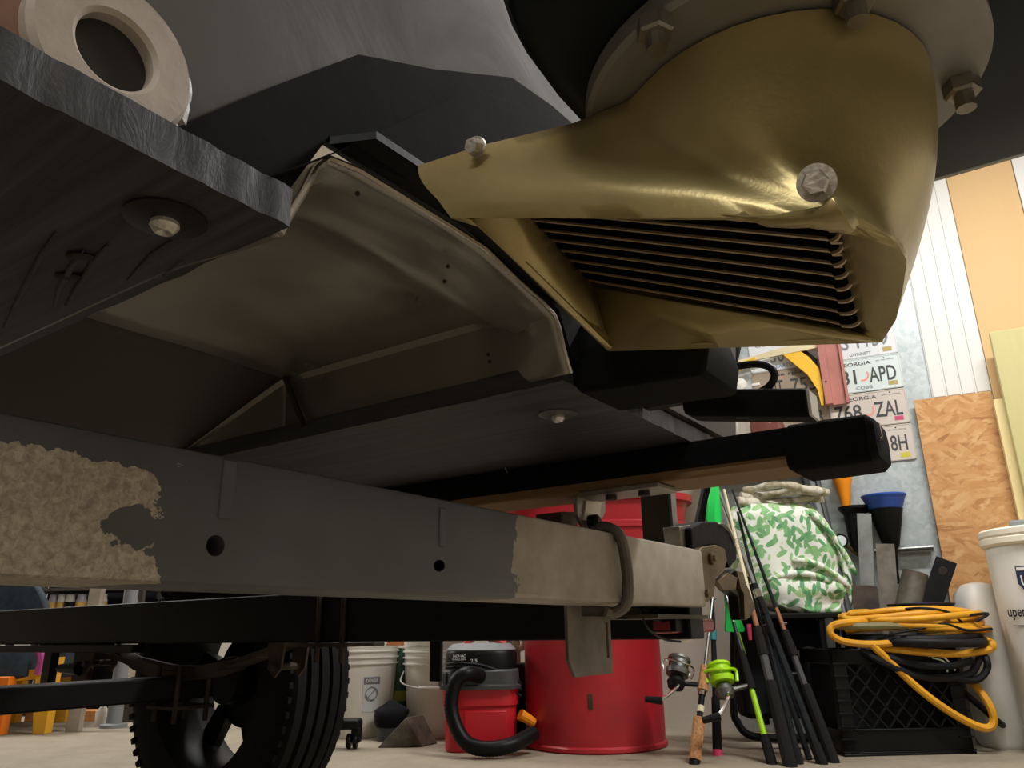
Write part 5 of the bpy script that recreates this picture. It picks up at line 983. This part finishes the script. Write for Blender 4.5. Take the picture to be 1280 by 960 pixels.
yl = [(0.24, 0.17, 0.045, 0.01, 0), (0.25, 0.18, 0.06, 0.02, -0.01), (0.22, 0.15, 0.068, -0.02, 0.02), (0.25, 0.185, 0.085, 0.014, 0), (0.22, 0.15, 0.09, -0.02, -0.02), (0.21, 0.13, 0.105, 0.01, 0.01)]
coil('yellow_cord_coil', 'coil of thick yellow extension cord lying on top of the milk crate', 'yellow_cord', cc, yl, 0.0115, jig=0.008, extra=
     [('front_loop', 'yellow_cord', [EA(1110, 776, 0.1), EA(1060, 778), EA(1040, 783), EA(1040, 794), EA(1060, 803), EA(1100, 805), EA(1150, 799), EA(1200, 788), EA(1225, 780, 0.05)], 0.0115), ('hanging_loop', 'yellow_cord', [EA(1090, 806), EA(1110, 825), EA(1145, 858), EA(1180, 885), EA(1215, 905), EA(1235, 910), EA(1242, 900), EA(1236, 880), EA(1222, 860, 0.0), EA(1208, 845, 0.06)], 0.0125), ('front_loop', 'yellow_cord', [EA(1100, 810, 0), EA(1150, 815), EA(1200, 817), EA(1235, 812), EA(1240, 804), EA(1225, 798, 0.05)], 0.0125), ('olive_run', 'olive_cord', [EA(1046, 783, 0.0), EA(1080, 783), EA(1120, 783), EA(1160, 788), EA(1200, 795), EA(1228, 790, 0.05)], 0.0115)])
coil('thin_black_wires', 'thin black wires sticking out to the right of the yellow cord', 'black_cord', cc+UP*0.125, [(0.10, 0.10, 0, 0.05, 0), (0.11, 0.1, 0.006, 0.05, 0)], 0.004, extra=
     [('loose_wire', 'black_cord', [EA(1070, 768, 0.1), EA(1110, 764, 0.06), EA(1150, 760), EA(1185, 765), EA(1203, 778)], 0.004), ('loose_wire', 'black_cord', [EA(1180, 772), EA(1205, 770), EA(1235, 767), EA(1220, 777)], 0.0045), ('loose_wire', 'black_cord', [EA(1115, 792, -0.05), EA(1150, 786, -0.05), EA(1180, 780, -0.05), EA(1210, 788, -0.05), EA(1240, 786, -0.05)], 0.0045)])
ob = thing('outlet_box', 'galvanized metal outlet box lying on the yellow cord coil', 'outlet box', EA(1144, 784, 0.03))
o_ = EA(1144, 772, 0.05); mb = MB(); mb.box(o_, ex*0.125+UP*0.004, ey*0.05, UP*0.05-ex*0.004); mb.build('box_body', 'grey_steel', ob, bevel=0.006)
for dx in (-0.028, 0.032): mb = MB(); mb.lathe(o_+ex*dx-ey*0.026, -ey, [(0.001, 0), (0.016, 0), (0.015, 0.002), (0.011, 0.001), (0.001, 0.001)], 18); mb.build('knockout', 'dull_bar', ob)
for dx in (-0.072, 0.072): mb = MB(); mb.tube([o_+ex*dx*0.8, o_+ex*dx*1.25], [0.016, 0.013], 10); mb.build('cord_clamp', 'chrome', ob)
# ================================================================== white drum with print, white jug
Yd = 2.62; e0 = at(1246, 800, Yd); rdr = 0.19; top_z = at(1255, 655, Yd).z; wc = V((at(1245, 760, Yd).x+rdr+0.062, Yd+0.05, 0))
wd_ = thing('white_drum', 'white plastic drum with a rimmed lid and black print at the right edge', 'drum', wc)
mb = MB(); mb.lathe(wc, UP, [(0.001, 0), (rdr*0.93, 0), (rdr*0.95, 0.01), (rdr, top_z-0.06), (0.001, top_z-0.06)], 48); mb.build('drum_body', 'white_plastic', wd_)
mb = MB(); mb.lathe(wc, UP, [(0.001, top_z-0.07), (rdr+0.006, top_z-0.07), (rdr+0.013, top_z-0.062), (rdr+0.013, top_z-0.045), (rdr+0.008, top_z-0.04), (rdr+0.013, top_z-0.034), (rdr+0.013, top_z-0.018), (rdr+0.006, top_z-0.012), (0.001, top_z-0.012)], 48); mb.build('lid', 'cream_plastic', wd_)
dw = V((-wc.x, -wc.y, 0)).normalized(); sw = -dw.cross(UP)
if sw.x < 0: sw = -sw
def wtext(body, q, z, h, wdt, m, nm):
    nn = dw*math.cos(q)+sw*math.sin(q); tt = -dw*math.sin(q)+sw*math.cos(q); o = wc+nn*(rdr*0.985+0.004)+UP*z; return text(nm, body, m, wd_, o, tt, UP, h, wdt, 0.001), o, tt, nn
zz = lambda py: at(1268, py, Yd-0.1).z
wtext('uper', -0.72, zz(768), 0.034, 0.07, 'print_black', 'brand_print'); wtext('J', -0.50, zz(763), 0.062, 0.03, 'print_black', 'brand_print')
o_, _, tt, nn = None, None, None, None
q_ = -0.40; nn = dw*math.cos(q_)+sw*math.sin(q_); tt = -dw*math.sin(q_)+sw*math.cos(q_); oc = wc+nn*(rdr+0.0005)+UP*zz(724)
mb = MB(); mb.prism([oc+tt*x+UP*z for x, z in ((-0.034, 0.044), (0.034, 0.044), (0.034, -0.01), (0.02, -0.03), (0, -0.042), (-0.02, -0.03), (-0.034, -0.01))], nn*0.001); mb.build('shield_print', 'print_navy', wd_, smooth=False)
mb = MB(); mb.box(oc+UP*0.036+nn*0.0012, tt*0.06, UP*0.010, nn*0.0006); mb.build('shield_band', 'white_paint', wd_)
text('shield_text', 'US', 'white_paint', wd_, oc-UP*0.002+nn*0.001, tt, UP, 0.036, 0.045)
mb = MB(); mb.box(wc+UP*(zz(782))+(dw*math.cos(-0.62)+sw*math.sin(-0.62))*(rdr-0.002), (-dw*math.sin(-0.62)+sw*math.cos(-0.62))*0.09, UP*0.002, dw*0.004); mb.build('print_rule', 'print_grey', wd_)
mb = MB(); c_ = wc+UP*(top_z-0.011); mb.box(c_+UP*0.016+sw*0.02, sw*0.24, dw*0.10, UP*0.03); tr_ = mb.build('lid_tray', 'grey_plastic', None, 'grey plastic tray lying on the lid of the white drum', 'tray', bevel=0.008)
o_ = fl(1238, 921); o_ = hang(1243, 850, 0.16); o_.z = 0; jz_ = at(1235, 728, o_.y).z
jug = thing('white_jug', 'plain white plastic jug squeezed between white drum and strand board', 'jug', o_)
mb = MB(); mb.loft([[o_+V((gx*math.copysign(abs(math.cos(q))**0.6, math.cos(q)), gy*math.copysign(abs(math.sin(q))**0.6, math.sin(q)), z)) for q in [2*math.pi*i/32 for i in range(32)]] for gx, gy, z in ((0.07, 0.07, 0), (0.08, 0.08, 0.02), (0.08, 0.08, jz_-0.10), (0.07, 0.07, jz_-0.04), (0.045, 0.045, jz_-0.008), (0.015, 0.015, jz_))]); mb.build('jug_body', 'white_plastic', jug)
# ================================================================== clutter at the far left
yc = fl(62, 917).y
lc = thing('lounge_chair', 'low yellow wooden chair with dark navy cushions and pink piping at far left', 'chair', V((at(20, 900, yc).x-0.12, yc+0.25, 0)))
LX = lambda px, dy=0.0: at(px, 850, yc+dy).x
LZ = lambda py, dy=0.0: at(30, py, yc+dy).z
for px, m, dy in ((62, 'yellow_wood', 0), (11, 'orange_paint', -0.02), (10, 'yellow_wood', 0.5), (-60, 'yellow_wood', 0.5)):
    xb = LX(px); mb = MB(); mb.loft([[V((xb+a*0.035*g+sh_, yc+dy+b*0.03, z)) for a, b in ((-1, -1), (1, -1), (1, 1), (-1, 1))] for g, z, sh_ in ((0.75, 0, 0.005), (1.0, LZ(890), 0), (1.2, LZ(845), -0.01))]); mb.build('leg', m, lc, bevel=0.003)
mb = MB(); mb.loft([[V((LX(px), yc+dy, LZ(py))) for px, py, dy in ((-80, 858, 0), (66, 848, 0), (68, 822, 0), (50, 836, 0), (-80, 846, 0))], [V((LX(px), yc+dy, LZ(py))) for px, py, dy in ((-80, 858, 0.06), (66, 848, 0.06), (68, 822, 0.06), (50, 836, 0.06), (-80, 846, 0.06))]]); mb.build('seat_rail', 'yellow_wood', lc)
mb = MB(); mb.loft([rbox(LX(-35), yc+0.24, g*(LX(47)-LX(-35)), g*0.26, z, 6) for g, z in ((0.92, LZ(851)), (1, LZ(845)), (1, LZ(822)), (0.95, LZ(808)))]); mb.build('seat_cushion', 'navy_cloth', lc)
mb = MB(); mb.tube(smoothpath([V((LX(46), yc-0.02, LZ(812))), V((LX(52), yc-0.025, LZ(824))), V((LX(50), yc-0.02, LZ(843)))]), 0.018, 8); mb.build('pink_piping', 'pink_cloth', lc)
mb = MB(); mb.loft([[at(px, py, yc+0.30+dy) for px, dy in ((-90, 0), (x1, 0), (x1+6, 0.05), (x1, 0.14), (-90, 0.14))] for py, x1 in ((800, 62), (770, 60), (745, 52), (732, 44), (700, 30))]); mb.build('back_cushion', 'navy_cloth', lc, bevel=0.01)
mb = MB(); a, b = fl(18, 905), fl(118, 903); a.z = b.z = 0; a += V((0, 0.12, 0)); b += V((0, 0.1, 0)); d = b-a; mb.box((a+b)/2+UP*0.025, d, V((0, 0.09, 0)), UP*0.05); mb.build('floor_plank', 'plank_orange', None, 'orange brown wooden plank lying on the floor behind the chair legs', 'plank', bevel=0.003)
a = fl(92, 915); a.z = 0; b = at(122, 738, a.y+0.1); mb = MB(); mb.loft([[p+V((x*0.03, y*0.02, 0)) for x, y in ((-1, -1), (1, -1), (1, 1), (-1, 1))] for p in (a, b, b+(b-a)*0.3)]); mb.build('grey_timber', 'grey_wood', None, 'upright weathered grey timber right of the chair', 'lumber', bevel=0.003)
a = fl(135, 911); a.z = 0; mb = MB(); mb.lathe(a+V((0, 0.05, 0)), UP, [(0.001, 0), (0.06, 0), (0.06, 0.015), (0.035, 0.02), (0.032, 0.45), (0.034, 0.9), (0.001, 0.9)], 20); mb.build('grey_stand', 'grey_plastic', None, 'grey metal pole stand with a round foot near the tyre', 'stand')
a = fl(119, 909); a.z = 0; mb = MB(); mb.lathe(a+V((0, 0.05, 0)), UP, [(0.001, 0), (0.028, 0), (0.03, 0.06), (0.014, 0.085), (0.014, 0.10), (0.001, 0.10)], 18); mb.build('white_bottle', 'white_plastic', None, 'small white bottle on the floor beside the grey stand', 'bottle')
a = fl(150, 906); a.z = 0; mb = MB(); mb.box(a+V((0.06, 0.2, 0.06)), V((0.26, 0, 0)), V((0, 0.2, 0)), UP*0.12); mb.build('dark_wood_box', 'dark_post', None, 'dark brown wooden box on the floor behind the tyre', 'box', bevel=0.004)
a = at(152, 832, 4.3); mb = MB(); mb.box(V((a.x, 4.4, a.z)), V((0.11, 0, 0)), V((0, 0.05, 0)), UP*0.22); mb.box(V((a.x, 4.42, a.z/2-0.05)), V((0.06, 0, 0)), V((0, 0.04, 0)), UP*(a.z-0.1)); mb.build('patterned_panel', 'paper', None, 'small tan patterned panel on a stand left of the tyre', 'panel')
# shelf with jars seen between the trailer beams
sy = 4.55; sz0 = at(85, 763, sy).z
sv = thing('storage_shelf', 'dark shelf of small jars and boxes far behind the trailer', 'shelf', V((at(85, 763, sy).x, sy+0.1, 0)))
sx0, sx1 = at(20, 760, sy).x, at(175, 760, sy).x
for zz_ in (sz0-0.02, sz0+0.115, 0.06): mb = MB(); mb.box(V(((sx0+sx1)/2, sy+0.12, zz_)), V((sx1-sx0, 0, 0)), V((0, 0.3, 0)), UP*0.015); mb.build('shelf_board', 'dark_post', sv)
for x in (sx0, sx1):
    for y in (sy, sy+0.24): mb = MB(); mb.box(V((x, y, 0.5)), V((0.03, 0, 0)), V((0, 0.03, 0)), UP*1.0); mb.build('shelf_post', 'dark_post', sv)
mb = MB(); mb.box(V(((sx0+sx1)/2, sy+0.29, 0.5)), V((sx1-sx0, 0, 0)), V((0, 0.01, 0)), UP*1.0); mb.build('shelf_back', 'black_cloth', sv)
kinds = ['lilac jar with a yellow label on the far shelf', 'white lidded jar on the far shelf', 'squat dark rimmed white tub on the far shelf', 'lilac jar with tan label near the timber on the far shelf', 'pale round tin right of the timber on the far shelf']
for k, (px, m, wdt) in enumerate(((61, 'jar_lilac', 0.05), (72, 'white_plastic', 0.05), (83, 'white_plastic', 0.06), (97, 'jar_lilac', 0.06), (124, 'white_plastic', 0.05))):
    o_ = V((at(px, 760, sy).x, sy+0.03, sz0-0.012)); t = thing('shelf_jar', kinds[k], 'jar', o_, 'jars on the far shelf')
    mb = MB(); mb.lathe(o_, UP, [(0.001, 0), (wdt*0.46, 0), (wdt*0.48, 0.065), (wdt*0.4, 0.08), (wdt*0.4, 0.10), (0.001, 0.101)], 16); mb.build('jar_glass', m, t)
    mb = MB(); mb.lathe(o_, UP, [(wdt*0.49, 0.025), (wdt*0.5, 0.025), (wdt*0.5, 0.06), (wdt*0.49, 0.06)], 16, closed=True); mb.build('jar_label', 'jar_yellow' if k != 2 else 'black_plastic', t)
